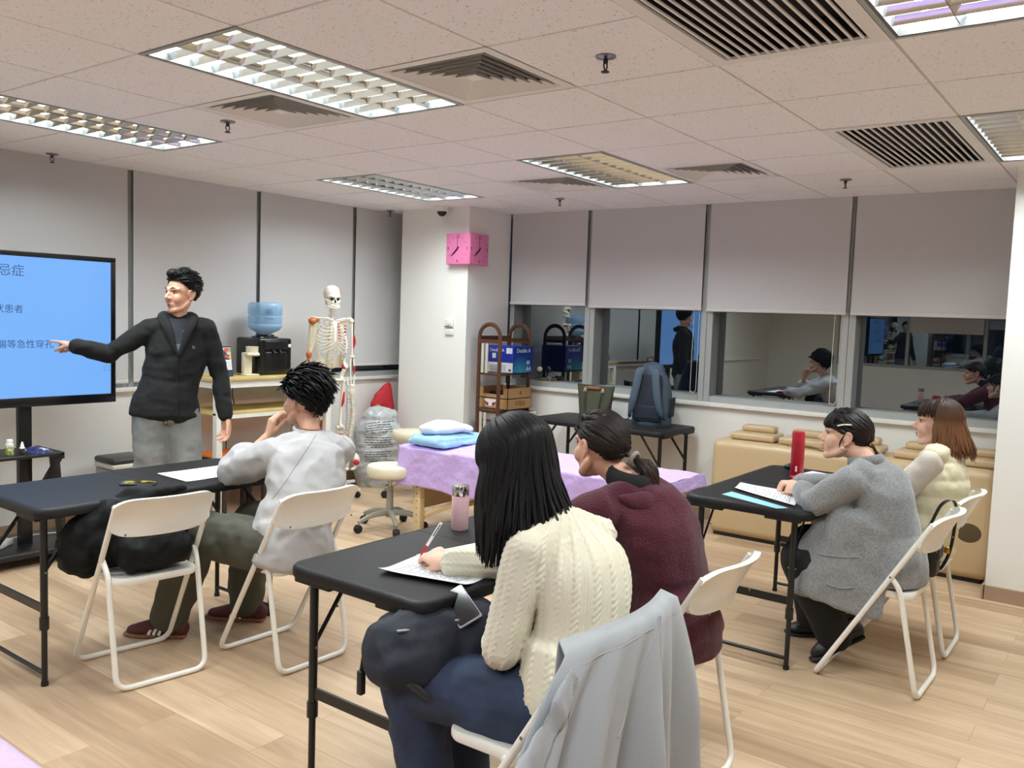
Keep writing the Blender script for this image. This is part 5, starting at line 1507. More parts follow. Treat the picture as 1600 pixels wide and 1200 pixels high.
def add_hand(b, wrist, ydir, dorsal, right, curls, spread=(0, 0, 0, 0), thumb=(.75, .62, -.25, .5), s=1.0):
    """curls: four (mcp,pip,dip) in degrees, index..little; thumb: dir x,y,z then bend"""
    M = frame(wrist, ydir, dorsal) @ Matrix.Scale(s, 4)
    q = -1 if right else 1

    P = [M @ V(p) for p in ((0, -.005, 0), (q * .002, .03, -.002), (q * .001, .078, 0))]
    sx = (M.to_3x3() @ V((1, 0, 0)))
    b.tube([tuple(p) for p in P], [(.024 * s, .019 * s), (.036 * s, .0175 * s), (.040 * s, .013 * s)], 16, 4, side=sx, dome=True)
    b.ball((q * .024, .034, -.010), (.016, .026, .014), 12, 9, M)
    base = [(.029, .082), (.0095, .088), (-.0105, .085), (-.0285, .076)]
    ln = [(.043, .026, .021), (.047, .029, .022), (.043, .027, .021), (.034, .021, .019)]
    rr = [(.0092, .0088, .0078, .0068)] * 3 + [(.0082, .0078, .007, .006)]
    for k in range(4):
        p = V((q * base[k][0], base[k][1], -.001)); pts = [p - V((0, .014, 0)), p.copy()]; a = 0
        sp = math.radians(spread[k]) * q
        for L_, c in zip(ln[k], curls[k]):
            a += math.radians(c)
            p = p + V((math.sin(sp) * math.cos(a), math.cos(sp) * math.cos(a), -math.sin(a))) * L_
            pts.append(p.copy())
        b.tube([tuple(M @ e) for e in pts], [rr[k][0] * s] + [e * s for e in rr[k]], 10, 3, dome=True)
    d = V((q * thumb[0], thumb[1], thumb[2])).normalized()
    p = V((q * .020, .018, -.008)); pts = [p.copy()]
    n_ = V((-q * .45, .55, -.35)).normalized()
    for k, L_ in enumerate((.042, .033, .026)):
        dd = (d + n_ * thumb[3] * k).normalized(); p = p + dd * L_; pts.append(p.copy())
    b.tube([tuple(M @ e) for e in pts], [.0135 * s, .0115 * s, .0105 * s, .0085 * s], 10, 3, dome=True)
    return M

def limb(b, pts, rad, n=16, sub=5, side=None, dome=1.0): b.tube([tuple(p) for p in pts], rad, n, sub, side=side, dome=dome)
def mid(a, c, t=.5, off=(0, 0, 0)): return tuple(a[k] * (1 - t) + c[k] * t + off[k] for k in range(3))
def torso(b, J, g=0.0, sc=1.0, low=None, high=True, fem=True):
    """g: cloth thickness"""
    sd = V(J['shR']) - V(J['shL']); 
    w = [(.155, .112), (.125 if fem else .140, .096), (.138 if fem else .155, .104), (.118 if fem else .135, .078)]
    up = mid(J['chest'], J['neckb'], .62)
    w = [(a * sc + g, c * sc + g) for a, c in w]
    limb(b, ([low] if low else []) + [J['pelvis'], J['waist'], J['chest'], up], ([w[0]] if low else []) + w, 24, 6, sd, .35)
    limb(b, [up, mid(up, J['neckb'], .55), J['neckb']], [(.118 * sc + g * .6, .078 * sc + g * .6), (.088 * sc + g * .5, .070 * sc + g * .5), (.054 * sc + g * .5, .054 * sc + g * .5)], 20, 4, sd, .25)
    r = .046 * sc + g * .8
    limb(b, [J['shL'], mid(J['shL'], up, .5, (0, 0, .022)), mid(J['shL'], J['shR'], .5, (0, 0, .035)), mid(J['shR'], up, .5, (0, 0, .022)), J['shR']], [r, r * 1.05, r * 1.05, r * 1.05, r], 16, 5)
def arm(b, J, k, g=0.0, sc=1.0, end=1.0, cuff=0.0, flare=0.0):
    s_, e_, w_ = J['sh' + k], J['el' + k], J['wr' + k]
    w_ = mid(e_, w_, end)
    limb(b, [s_, mid(s_, e_), e_], [.047 * sc + g, .043 * sc + g + flare * .5, .037 * sc + g + flare], 16, 5)
    limb(b, [e_, mid(e_, w_, .4), w_], [.037 * sc + g + flare, .037 * sc + g + flare, (.027 + (1 - end) * .012) * sc + g * .8 + cuff + flare], 16, 5)
def leg(b, J, k, g=0.0, sc=1.0, loose=0.0):
    h, n_, a = J['hip' + k], J['kn' + k], J['an' + k]
    limb(b, [h, mid(h, n_, .45), n_], [.088 * sc + g, .078 * sc + g + loose * .5, .060 * sc + g + loose], 18, 5)
    limb(b, [n_, mid(n_, a, .4), a], [.060 * sc + g + loose, .055 * sc + g + loose, .038 * sc + g + loose * 1.3], 18, 5)
def make_body(t, J, M, hands, skin, sc=1.0, male=False, hs=1.0, arms='LR'):
    b = MB()
    add_head(b, M, hs, male)
    limb(b, [J['neckb'], J['neckt'], tuple(M @ V((0, -.015, -.045)))], [.050 * sc, .047 * sc, .050 * sc], 16, 4)
    torso(b, J, 0, sc * .88, fem=not male)
    for k in arms: arm(b, J, k, 0, sc * .86)
    for k in 'LR':
        if 'an' + k in J: leg(b, J, k, 0, sc * .93)
    for h in hands: add_hand(b, *h)
    return fuse(b, 'body', skin, t, .0042, 2)

# ---- hair
class Hair(MB):
    def strand(s, pts, w, th, n=6, sub=5, a0=0.0, a1=1.0, side=None):
        o = len(s.v)
        k = len(pts)
        rr = []
        for i in range(k):
            u = i / (k - 1)
            f = min(1, .55 + u * 3) * (1 - max(0, u - .72) / .28 * .82)
            rr.append((w * f, th * f))
        s.tube([tuple(p) for p in pts], rr, n, sub, side=side)
        if s.att is None: s.att = []
        m = len(s.v) - o; nr = m // n
        for i in range(nr): s.att += [a0 + (a1 - a0) * i / max(1, nr - 1)] * n
    def cap(s, M, keep, r=(.080, .099, .094), c=(0, -.014, .028), n=40, m=28, a=0.0):
        o = len(s.v); idx = {}; fs = []; vs_ = []
        def vid(i, j):
            key = (i, j % n)
            if key not in idx:
                th = PI * i / m; ph = 2 * PI * (j % n) / n
                d = V((math.sin(th) * math.sin(ph), math.sin(th) * math.cos(ph), math.cos(th)))
                idx[key] = len(vs_); vs_.append(V((c[0] + r[0] * d.x, c[1] + r[1] * d.y, c[2] + r[2] * d.z)))
            return idx[key]
        for i in range(m):
            for j in range(n):
                th = PI * (i + .5) / m; ph = 2 * PI * (j + .5) / n
                d = V((math.sin(th) * math.sin(ph), math.sin(th) * math.cos(ph), math.cos(th)))
                if keep(d): fs.append((vid(i, j), vid(i + 1, j), vid(i + 1, j + 1), vid(i, j + 1)))
        s.add(vs_, fs, M)
        if s.att is None: s.att = []
        s.att += [a] * (len(s.v) - o)
    def finish(s, parent, m, name='hair'):
        o = s.build(name, m, parent, world=True, ang=180)
        at = o.data.attributes.new('along', 'FLOAT', 'POINT'); at.data.foreach_set('value', s.att)
        return o
def scalp(d, r=(.080, .099, .094), c=(0, -.014, .028), k=1.0):
    return V((c[0] + r[0] * d.x * k, c[1] + r[1] * d.y * k, c[2] + r[2] * d.z * k))
def sph(th, ph): # th from crown, ph azimuth from face (+Y) toward +X
    th, ph = math.radians(th), math.radians(ph)
    return V((math.sin(th) * math.sin(ph), math.sin(th) * math.cos(ph), math.cos(th)))
def hairline(d, front=.42, side_=-.15, back=-.62):
    """True where hair grows: front limit, temples, nape"""
    ph = math.degrees(math.atan2(d.x, d.y)); a = abs(ph)
    lim = front if a < 45 else (front + (side_ - front) * (a - 45) / 40 if a < 85 else (side_ if a < 102 else side_ + (back - side_) * min(1, (a - 102) / 30)))
    return d.z > lim
def long_hair(M, zend, back=0.0, part=0.0, n=150, bang=None, seed=1, k0=38, inward=.02, ph_from=28, r=(.082, .101, .096), wmul=1.0):
    """straight hair falling from the crown; world gravity below the widest part. zend(ph)->world z"""
    random.seed(seed)
    h = Hair(); h.cap(M, lambda d: hairline(d, .40, -.2, -.7), r)
    cen = M @ V((0, -.02, 0))
    for i in range(n):
        ph = ph_from + (360 - 2 * ph_from) * (i + rnd()) / n
        if ph > 180: ph -= 360
        th0 = 4 + 34 * rnd() ** .8
        pts = []
        kk = 1.02 + .05 * rnd()
        phs = ph + 14 * (rnd() - .5)
        for th in np.linspace(th0, 92, 5): pts.append(M @ scalp(sph(th, phs), r, k=kk))
        last = pts[-1]; ze = zend(ph) + .03 * (rnd() - .5)
        out = V((last.x - cen.x, last.y - cen.y, 0)).normalized()
        for q in (.33, .66, 1.0):
            bk = back * q * q * max(0, abs(ph) - 80) / 100
            p = V((last.x, last.y, last.z + (ze - last.z) * q)) + out * bk + out * (.012 * math.sin(q * 2.2) - inward * q * q) + V((rnd() - .5, rnd() - .5, 0)) * .010
            pts.append(p)
        h.strand(pts, (.010 + .006 * rnd()) * wmul, .005, 6, 4, side=out.cross(V((0, 0, 1))))
    return h
def short_hair(M, seed, n=260, front=.42, lift=1.0, top=1.0, ln=.045, r=(.078, .097, .092), forward=False, side_=-.05, back=-.6, hw_=.0075):
    random.seed(seed); h = Hair(); h.cap(M, lambda d: hairline(d, front, side_, back), r)
    k = 0
    while k < n:
        d = V((rnd() * 2 - 1, rnd() * 2 - 1, rnd() * 2 - 1))
        if d.length > 1 or d.length < .1: continue
        d.normalize()
        if not hairline(d, front, side_, back): continue
        k += 1
        p0 = scalp(d, r); hi = max(0, d.z)
        flow = V((.25 * (rnd() - .5), -1.0 if not forward else .55, -.55 + .35 * hi))
        if forward and d.y < .2: flow = V((d.x * .6, -.4, -.8))
        flow = (flow - d * flow.dot(d)).normalized()
        L_ = ln * (.7 + .6 * rnd()) * (1 + .5 * hi * top) * (1 if d.z > -.25 else .6)
        up = (.16 + .30 * hi * lift) * (.6 + .8 * rnd())
        p1 = p0 + flow * L_ * .5 + d * L_ * .5 * up; p2 = p1 + flow * L_ * .5 + d * L_ * (.10 * up - .10) + V((rnd() - .5, rnd() - .5, rnd() - .5)) * .012
        h.strand([M @ p0, M @ p1, M @ p2], hw_, hw_ * .6, 5, 4, side=(M.to_3x3() @ flow.cross(d)))
    return h

def shoe(t, heel, toe, up, m, sole_m, name='shoe', stripes=None, w=.043, boot=0.0):
    h, e = V(heel), V(toe); d = (e - h); L_ = d.length; M = frame(h, d, up)
    b = MB().tube([(0, .0, .045), (0, .06, .055), (0, .13, .045), (0, .20, .034), (0, L_ - .02, .028)], [(.034, .042), (.036, .050), (w, .040), (w + .002, .028), (.032, .020)], 16, 4, side=(1, 0, 0), dome=True, M=M)
    if boot: b.tube([(0, .03, .06), (0, .02, .06 + boot)], [(.045, .05), (.048, .055)], 16, 3, side=(1, 0, 0), M=M)
    o = fuse(b, name, m, t, .006, 3)
    k = MB().tube([(0, -.008, .008), (0, .06, .008), (0, .14, .008), (0, .21, .008), (0, L_ + .004, .010)], [(.034, .012), (.036, .012), (w + .004, .012), (w + .005, .012), (.030, .010)], 16, 4, side=(1, 0, 0), dome=True, M=M)
    k.build('sole', sole_m, o, world=True)
    if stripes:
        k = MB()
        for q in (-1, 1):
            for r in range(3):
                y = .095 + .024 * r
                k.tube([(q * (w + .001), y, .02), (q * (w - .004), y - .012, .05), (q * (w - .020), y - .022, .075)], [(.007, .002), (.007, .002), (.006, .002)], 6, 3, side=(0, 1, 0), M=M)
        k.build('white_stripes', stripes, o, world=True)
    return o

# ---------------------------------------------------------------- 1 lecturer
J = dict(pelvis=(2.945, 4.815, .94), waist=(2.97, 4.81, 1.08), chest=(3.01, 4.81, 1.26), neckb=(3.02, 4.81, 1.46), neckt=(3.02, 4.80, 1.52),
         shR=(2.88, 4.89, 1.405), shL=(3.165, 4.725, 1.415), elR=(2.68, 4.99, 1.25), wrR=(2.50, 5.04, 1.30), elL=(3.235, 4.69, 1.13), wrL=(3.225, 4.61, .875),
         hipR=(2.875, 4.86, .90), hipL=(3.02, 4.775, .90), knR=(2.86, 4.84, .49), knL=(3.03, 4.73, .49), anR=(2.86, 4.90, .085), anL=(3.05, 4.75, .085))
L1 = thing('person', 'standing person in a black zip hoodie and grey joggers, pointing at the blue screen', 'person', (3.0, 4.8, 0))
HM = head_frame((3.025, 4.79, 1.625), (-.96, -.12, .02))
body = make_body(L1, J, HM, [(J['wrR'], (-.20, .95, .16), (.15, -.1, 1), True, [(4, 6, 4), (62, 88, 50), (66, 90, 50), (66, 88, 50)], (0, 0, 0, 0), (.35, .9, -.45, .5)),
                             (J['wrL'], (.0, -.10, -1), (.85, .2, .0), False, [(20, 28, 16), (24, 32, 18), (26, 34, 20), (28, 36, 20)], (2, 0, -2, -5), (.35, .9, -.35, .2))], M_SKIN, 1.02, True, 1.02)
face_parts(body, HM, 1.02, M_LIPM, .010)
M_BLKH = mat('black_sweat_cloth', rgb(10, 11, 14), .9, bump=(260, .2))
b = MB(); torso(b, J, .024, 1.02, (2.935, 4.815, .875), fem=False); arm(b, J, 'L', .016, 1.02, .97, .004); arm(b, J, 'R', .016, 1.02, .93, .004)
limb(b, [(2.965, 4.81, 1.08), (2.945, 4.815, .97), (2.94, 4.816, .885)], [(.160, .125), (.192, .142), (.206, .150)], 24, 4, (.86, -.50, 0), .15)
hd = fuse(b, 'zip_hoodie', M_BLKH, L1, .008, 4, disp=folds(9, .008, (1, 1, 1.6), 3.3))
fwd = V((-.50, -.86, 0)); sdv = V((.86, -.50, 0))
P0 = V(J['chest'])
def chestpt(u, z, off): # u metres toward his left, on the chest front
    return tuple(V((3.01, 4.81, z)) + sdv * u + fwd * off)
from mathutils.bvhtree import BVHTree
def bvh(o):
    W = MW[o.name]
    return BVHTree.FromPolygons([W @ v.co for v in o.data.vertices], [tuple(p.vertices) for p in o.data.polygons])
def cast(bv, p, d, lift=.003):
    h = bv.ray_cast(V(p), V(d).normalized(), 3.0)
    return h[0] - V(d).normalized() * lift if h[0] else None
def patch(bv, poly, d, lift=.003, nsub=1):
    """drop a polygon outline onto a surface along d and return it as faces (grid quads)"""
    return [cast(bv, p, d, lift) for p in poly]
def drape(bv, P, d, nu=8, nv=8, lift=.003):
    """bilinear patch of four corner points cast onto a surface"""
    a, b_, c, e = [V(p) for p in P]; g = []
    for i in range(nu + 1):
        for j in range(nv + 1):
            u, v = i / nu, j / nv
            g.append(cast(bv, ((a * (1 - u) + b_ * u) * (1 - v) + (e * (1 - u) + c * u) * v), d, lift))
    w = nv + 1
    f = [q for q in [(i * w + j, (i + 1) * w + j, (i + 1) * w + j + 1, i * w + j + 1) for i in range(nu) for j in range(nv)] if all(g[k] is not None for k in q)]
    return [p if p is not None else V((0, 0, 0)) for p in g], f
bv = bvh(hd); far = lambda u, z: tuple(V((3.01, 4.81, z)) + sdv * u + fwd * .8)
M_TEE = mat('navy_tee', rgb(30, 34, 46), .8); M_TEEG = mat('tee_grey', rgb(92, 94, 102), .8)
tee = MB()
tee.add(*drape(bv, [far(-.062, 1.475), far(.062, 1.475), far(.008, 1.26), far(-.008, 1.26)], -fwd, 10, 12, .004))
te = tee.build('tee_front', M_TEE, L1, world=True)
k = MB(); k.add(*drape(bv, [far(-.056, 1.43), far(-.030, 1.40), far(-.020, 1.385), far(-.048, 1.41)], -fwd, 5, 3, .006)); k.add(*drape(bv, [far(.056, 1.43), far(.030, 1.40), far(.020, 1.385), far(.048, 1.41)], -fwd, 5, 3, .006))
k.add(*drape(bv, [far(-.02, 1.325), far(.02, 1.325), far(.004, 1.28), far(-.004, 1.28)], -fwd, 4, 4, .006)).build('tee_stripe', M_TEEG, te, world=True)
zp = [cast(bv, far(.0 + .004 * math.sin(z * 20), z), -fwd, .003) for z in np.linspace(1.27, .90, 14)]
MB().tube([tuple(p) for p in zp if p], .004, 6).build('zip', M_BLACK, hd, world=True)
MB().add(*drape(bv, [far(.085, 1.315), far(.10, 1.315), far(.104, 1.298), far(.089, 1.294)], -fwd, 2, 2, .003)).build('chest_emblem', mat('emblem_grey', rgb(84, 88, 96), .6), hd, world=True)
for s in (-1, 1):   # hood edge / collar flaps lying on the shoulders
    q = [tuple(V((3.02, 4.81, 1.50)) + sdv * (s * .075) - fwd * .06), tuple(V((3.02, 4.81, 1.485)) + sdv * (s * .085) + fwd * .03), tuple(V((3.02, 4.81, 1.42)) + sdv * (s * .062) + fwd * .105), tuple(V((3.02, 4.81, 1.32)) + sdv * (s * .028) + fwd * .132), tuple(V((3.02, 4.81, 1.26)) + sdv * (s * .006) + fwd * .142)]
    MB().tube(q, [(.03, .02), (.032, .018), (.026, .012), (.016, .008), (.006, .005)], 10, 5, side=sdv, dome=True).build('hood_edge', M_BLKH, hd, world=True)
b = MB().tube([tuple(V((3.02, 4.81, 1.47)) + sdv * (.10 * math.cos(a)) - fwd * (.02 + .085 * math.sin(a))) for a in np.linspace(0, PI, 9)], [(.03, .022)] * 9, 10, 3, dome=True)
b.build('hood', M_BLKH, hd, world=True)
M_JOG = mat('grey_jogger', rgb(140, 144, 144), .9, bump=(300, .2), var=(8, rgb(126, 130, 130), .4, .6))
b = MB(); limb(b, [mid(J['pelvis'], J['waist'], .1), (2.945, 4.815, .86)], [(.165, .122), (.168, .125)], 22, 3, sdv, .3)
leg(b, J, 'L', .020, 1.05, .012); leg(b, J, 'R', .020, 1.05, .012)
fuse(b, 'joggers', M_JOG, L1, .009, 4, disp=folds(9, .010, (1, 1, 1.2), 6.1))
q0 = V((2.94, 4.815, .875)) + fwd * .150
MB().tube([tuple(q0), tuple(q0 + V((0, 0, -.02)) + sdv * -.012), tuple(q0 + V((0, 0, -.035))), tuple(q0 + V((0, 0, -.02)) + sdv * .012), tuple(q0)], .0025, 6, 3).build('drawcord', M_BLACK, L1, world=True)
for k in 'LR':
    a = V(J['an' + k]); shoe(L1, tuple(a + V((.04, .06, -.08))), tuple(a + V((-.10, -.18, -.08))), (0, 0, 1), M_BLACK, M_WHITE)
h = short_hair(HM, 5, 900, .50, 1.0, 1.3, .046, (.081, .100, .096), side_=.0)
for i in range(46):   # quiff standing up and back over the forehead
    a = -55 + 110 * rnd(); p0 = HM @ scalp(sph(46 + 10 * rnd(), a)); d = HM.to_3x3() @ V((.02 * (rnd() - .5), .012, .034 + .012 * rnd())); e = HM.to_3x3() @ V((.01 * (rnd() - .5), -.022, .020))
    h.strand([p0, p0 + d * .55, p0 + d, p0 + d * .9 + e], .009, .005, 5, 3)
h.finish(L1, M_HAIR)

# ---------------------------------------------------------------- 2 man in pale grey top
J = dict(pelvis=(2.46, 3.03, .53), waist=(2.50, 3.02, .68), chest=(2.57, 3.05, .82), neckb=(2.635, 3.105, .965), neckt=(2.645, 3.135, 1.02),
         shL=(2.47, 3.165, .895), shR=(2.775, 3.06, .895), elL=(2.45, 3.43, .785), wrL=(2.60, 3.375, .945), elR=(2.88, 3.32, .77), wrR=(2.72, 3.56, .765),
         hipL=(2.37, 3.04, .51), hipR=(2.54, 3.03, .51), knL=(2.30, 3.49, .51), anL=(2.235, 3.615, .10), knR=(2.60, 3.47, .51), anR=(2.60, 3.54, .10))
P2 = thing('person', 'seated person in a pale grey long-sleeved top and glasses, chin on hand, seen from behind', 'person', (2.47, 3.05, .45))
HM = head_frame((2.665, 3.20, 1.125), (-.10, .99, .06))
body = make_body(P2, J, HM, [(J['wrL'], (.10, -.22, .97), (-.75, .2, .2), False, [(30, 50, 30), (40, 62, 34), (50, 70, 36), (58, 74, 40)], (4, 1, -2, -6), (.5, .85, -.3, .3)),
                             (J['wrR'], (-.5, .85, -.05), (0, 0, 1), True, [(15, 20, 10)] * 4)], M_SKIN, 1.0, True, 1.0)
face_parts(body, HM, 1.0, M_LIPM)
M_GREYT = mat('pale_grey_jersey', rgb(178, 177, 178), .85, bump=(320, .08))
b = MB(); torso(b, J, .026, 1.0, (2.45, 3.0, .46), fem=False); arm(b, J, 'L', .030, 1.0, .34, .01, .012); arm(b, J, 'R', .028, 1.0, .8, .004)
limb(b, [(2.46, 3.0, .62), (2.45, 2.985, .50), (2.44, 2.985, .44)], [(.165, .13), (.185, .145), (.195, .145)], 22, 4, V((1, 0, 0)), .3)
sh_ = fuse(b, 'long_sleeved_top', M_GREYT, P2, .008, 4, disp=folds(9, .010, (1, 1, 1.2), 4.4, 1.0))
bv = bvh(sh_)
vd = V((.63, .77, -.12))
def seam(bv, pts, d, r, m, par, lift=.0, nm='seam'):
    o = [cast(bv, V(p) - V(d) * .6, d, lift) for p in crom(pts, 10)]
    o = [tuple(p) for p in o if p is not None]
    if len(o) > 2: MB().tube(o, r, 6).build(nm, m, par, world=True)
M_SEAM = mat('jersey_seam', rgb(150, 148, 150), .9)
seam(bv, [(2.59, 3.02, .99), (2.52, 3.03, .90), (2.45, 3.05, .80), (2.40, 3.08, .72)], vd, .002, M_SEAM, sh_)
seam(bv, [(2.70, 2.98, .99), (2.76, 2.96, .93), (2.80, 2.96, .87)], vd, .002, M_SEAM, sh_)
MB().tube([(J['neckb'][0] + .067 * math.cos(a), J['neckb'][1] + .02 + .062 * math.sin(a), J['neckb'][2] + .035 + .012 * math.sin(a)) for a in [2 * PI * k / 20 for k in range(20)]], .009, 8, closed=True).build('neckband', M_GREYT, sh_, world=True)
MB().tube([(J['neckb'][0] + .060 * math.cos(a), J['neckb'][1] + .022 + .056 * math.sin(a), J['neckb'][2] + .052 + .012 * math.sin(a)) for a in [2 * PI * k / 24 for k in range(24)]], .0022, 6, closed=True).build('necklace', mat('cord_brown', rgb(120, 70, 46), .5), P2, world=True)
M_OLT = mat('dark_olive_twill', rgb(74, 74, 62), .85, bump=(200, .15))
b = MB(); limb(b, [(2.46, 3.02, .60), (2.455, 3.05, .53)], [(.165, .125), (.185, .14)], 20, 3, V((1, 0, 0)), .3); leg(b, J, 'L', .026, 1.05, .016); leg(b, J, 'R', .026, 1.05, .016)
fuse(b, 'trousers', M_OLT, P2, .009, 4, disp=folds(10, .010, (1, 1, 1), 2.8))
M_MAR = mat('maroon_suede', rgb(88, 44, 42), .75); M_GUM = mat('gum_sole', rgb(140, 92, 66), .6)
shoe(P2, (2.265, 3.56, .0), (2.115, 3.775, .0), (0, 0, 1), M_MAR, M_GUM, 'sneaker', M_WHITE)
shoe(P2, (2.645, 3.47, .0), (2.50, 3.70, .0), (0, 0, 1), M_MAR, M_GUM, 'sneaker', M_WHITE)
for k in 'LR':
    a = V(J['an' + k]); MB().tube([tuple(a + V((0, 0, .04))), tuple(a + V((.01, -.015, -.03)))], .04, 14).build('sock', M_BLACK, P2, world=True)
short_hair(HM, 9, 1300, .34, 1.3, 1.3, .060, (.086, .106, .103), side_=.12, back=-.52).finish(P2, M_HAIR)
g = MB(); q = HM
for s in (-1, 1):
    g.tube([q @ V((s * .032 + .019 * math.cos(a), .088 - .004 * abs(math.cos(a)), .002 + .016 * math.sin(a))) for a in [2 * PI * k / 18 for k in range(18)]], .0014, 6, closed=True)
    g.tube([q @ V((s * .051, .084, .006)), q @ V((s * .068, .05, .008)), q @ V((s * .078, -.01, .010)), q @ V((s * .076, -.024, -.004))], .0014, 6, 4)
g.tube([q @ V((-.013, .088, .004)), q @ V((0, .092, .007)), q @ V((.013, .088, .004))], .0014, 6, 3)
g.build('glasses', mat('wire_frame', rgb(150, 142, 120), .3, .9), P2, world=True)

# ---------------------------------------------------------------- 3 woman in cream cable sweater
J = dict(pelvis=(1.93, 1.23, .53), waist=(1.96, 1.19, .70), chest=(1.985, 1.21, .85), neckb=(1.99, 1.285, .985), neckt=(1.985, 1.345, 1.05),
         shL=(1.855, 1.30, .935), shR=(2.125, 1.25, .94), elL=(1.80, 1.335, .67), wrL=(2.0, 1.48, .645), elR=(2.23, 1.44, .785), wrR=(2.03, 1.735, .778),
         hipL=(1.85, 1.26, .51), hipR=(2.02, 1.26, .51), knL=(1.80, 1.66, .50), anL=(1.86, 1.62, .09), knR=(2.05, 1.66, .51), anR=(2.06, 1.66, .09))
P3 = thing('person', 'seated person with straight black hair, in a cream cable-knit sweater, writing', 'person', (1.93, 1.27, .45))
HM = head_frame((1.965, 1.43, 1.145), (.06, .80, -.60))
body = make_body(P3, J, HM, [(J['wrR'], (.22, .96, .12), (-.45, .0, .9), True, [(30, 42, 22), (38, 48, 26), (46, 54, 30), (52, 58, 30)], (0, 0, 0, 0), (.35, .90, -.50, .25), 1.02),
                             (J['wrL'], (.3, .9, -.1), (-.3, 0, 1), False, [(25, 35, 20)] * 4)], M_SKIN2, .94, False, .98)
face_parts(body, HM, .98)
M_KNIT = mat('cream_knit', rgb(226, 220, 198), .9, bump=(500, .35), sheen=.2)
def cable_disp(J, base):
    bones = [(mid(J['pelvis'], J['waist'], -.9), J['neckb'], 't'), (J['shL'], J['elL'], 'a'), (J['elL'], J['wrL'], 'a'), (J['shR'], J['elR'], 'a'), (J['elR'], J['wrR'], 'a')]
    sd_ = np.array((V(J['shR']) - V(J['shL'])).normalized())
    def d(co, no):
        best = np.full(len(co), 9.9); U = np.zeros(len(co)); Vv = np.zeros(len(co))
        for a, c, kind in bones:
            a, c = np.array(a), np.array(c); L_ = np.linalg.norm(c - a); t = (c - a) / L_
            w = co - a; s = w @ t; cl = np.clip(s, 0, L_)
            dist = np.linalg.norm(w - np.outer(cl, t), axis=1) - (.135 if kind == 't' else .042)
            e1 = sd_ - t * (sd_ @ t); e1 /= np.linalg.norm(e1); e2 = np.cross(t, e1)
            x, y = w @ e1, w @ e2
            u = np.arctan2(y, x) * (.145 if kind == 't' else .055)
            m = dist < best
            best[m] = dist[m]; U[m] = u[m]; Vv[m] = s[m]
        per, pit = .046, .036
        q = (U / per - np.floor(U / per) - .5) * per
        ph = 2 * PI * Vv / pit + np.floor(U / per) * PI
        h = np.zeros(len(co))
        for sg in (-1, 1):
            z = (q - sg * .0042 * np.sin(ph)) / .0052
            h = np.maximum(h, np.sqrt(np.clip(1 - z * z, 0, 1)) * (.0036 + .0013 * sg * np.cos(ph)))
        rib = .0009 * np.cos(2 * PI * (np.abs(q) - .014) / .0052) * (np.abs(q) > .0135)
        return h + rib + base(co, no)
    return d
b = MB(); torso(b, J, .018, .95, (1.92, 1.20, .53)); arm(b, J, 'L', .018, .95, .98, .0); arm(b, J, 'R', .016, .95, .93, .004)
limb(b, [(1.94, 1.20, .68), (1.925, 1.20, .56), (1.92, 1.205, .52)], [(.150, .12), (.165, .13), (.16, .13)], 22, 4, V((1, 0, 0)), .3)
sw = fuse(b, 'cable_sweater', M_KNIT, P3, .0036, 8, disp=cable_disp(J, folds(6, .007, (1, 1, 1), 2.4)))
nb = V(J['neckb'])
MB().tube([tuple(nb + V((.070 * math.cos(a), .012 + .070 * math.sin(a), -.004 - .022 * math.sin(a)))) for a in [2 * PI * k / 24 for k in range(24)]], [(.011, .009)] * 24, 8, closed=True).build('ribbed_collar', M_KNIT, sw, world=True)
w0, e0 = V(J['wrR']), V(J['elR']); d_ = (w0 - e0).normalized()
MB().tube([tuple(w0 - d_ * .065), tuple(w0 - d_ * .045), tuple(w0 - d_ * .018)], [.040, .038, .036], 18).build('cuff', M_KNIT, sw, world=True)
M_DENIM = mat('dark_denim', rgb(34, 46, 70), .8, bump=(260, .2), var=(7, rgb(46, 62, 90), .45, .65))
b = MB(); limb(b, [(1.93, 1.22, .58), (1.935, 1.26, .53)], [(.16, .12), (.18, .135)], 20, 3, V((1, 0, 0)), .3); leg(b, J, 'L', .022, .98, .012); leg(b, J, 'R', .022, .98, .012)
fuse(b, 'jeans', M_DENIM, P3, .008, 4, disp=folds(10, .009, (1, 1, 1), 1.8))
for k in 'LR':
    a = V(J['an' + k]); shoe(P3, tuple(a + V((0, -.06, -.085))), tuple(a + V((-.02, .17, -.085))), (0, 0, 1), M_BLACK, M_WHITE)
def zN(ph):
    a = abs(ph)
    return .88 if -120 < ph < -15 else (.90 if a < 60 else (.93 + .05 * max(0, (180 - a) / 60) if ph < 0 else .985) if a > 110 else .94)
long_hair(HM, zN, .11, n=460, seed=4, inward=.010, ph_from=8, r=(.099, .112, .104), wmul=.85).finish(P3, M_HAIR)
# the pen she holds
t = thing('ballpoint_pen', 'white ballpoint pen with a red grip held by the writing hand', 'pen', (2.105, 1.93, .744))
p0 = V((2.098, 1.915, .7445)); p1 = p0 + V((.055, -.045, .118)); ax = (p1 - p0).normalized()
MB().tube([tuple(p0 + ax * .045), tuple(p0 + ax * .136)], .0052, 12).build('barrel', M_WHITE, t, world=True)
MB().tube([tuple(p0 + ax * .010), tuple(p0 + ax * .046)], [.0040, .0056], 12).build('red_grip', M_RED, t, world=True)
MB().tube([tuple(p0), tuple(p0 + ax * .012)], [.0010, .0036], 10).build('tip', M_STEEL, t, world=True)
MB().tube([tuple(p0 + ax * .13 + V((-.005, -.004, 0))), tuple(p0 + ax * .085 + V((-.006, -.005, 0)))], .0018, 6).build('clip', M_INKD, t, world=True)

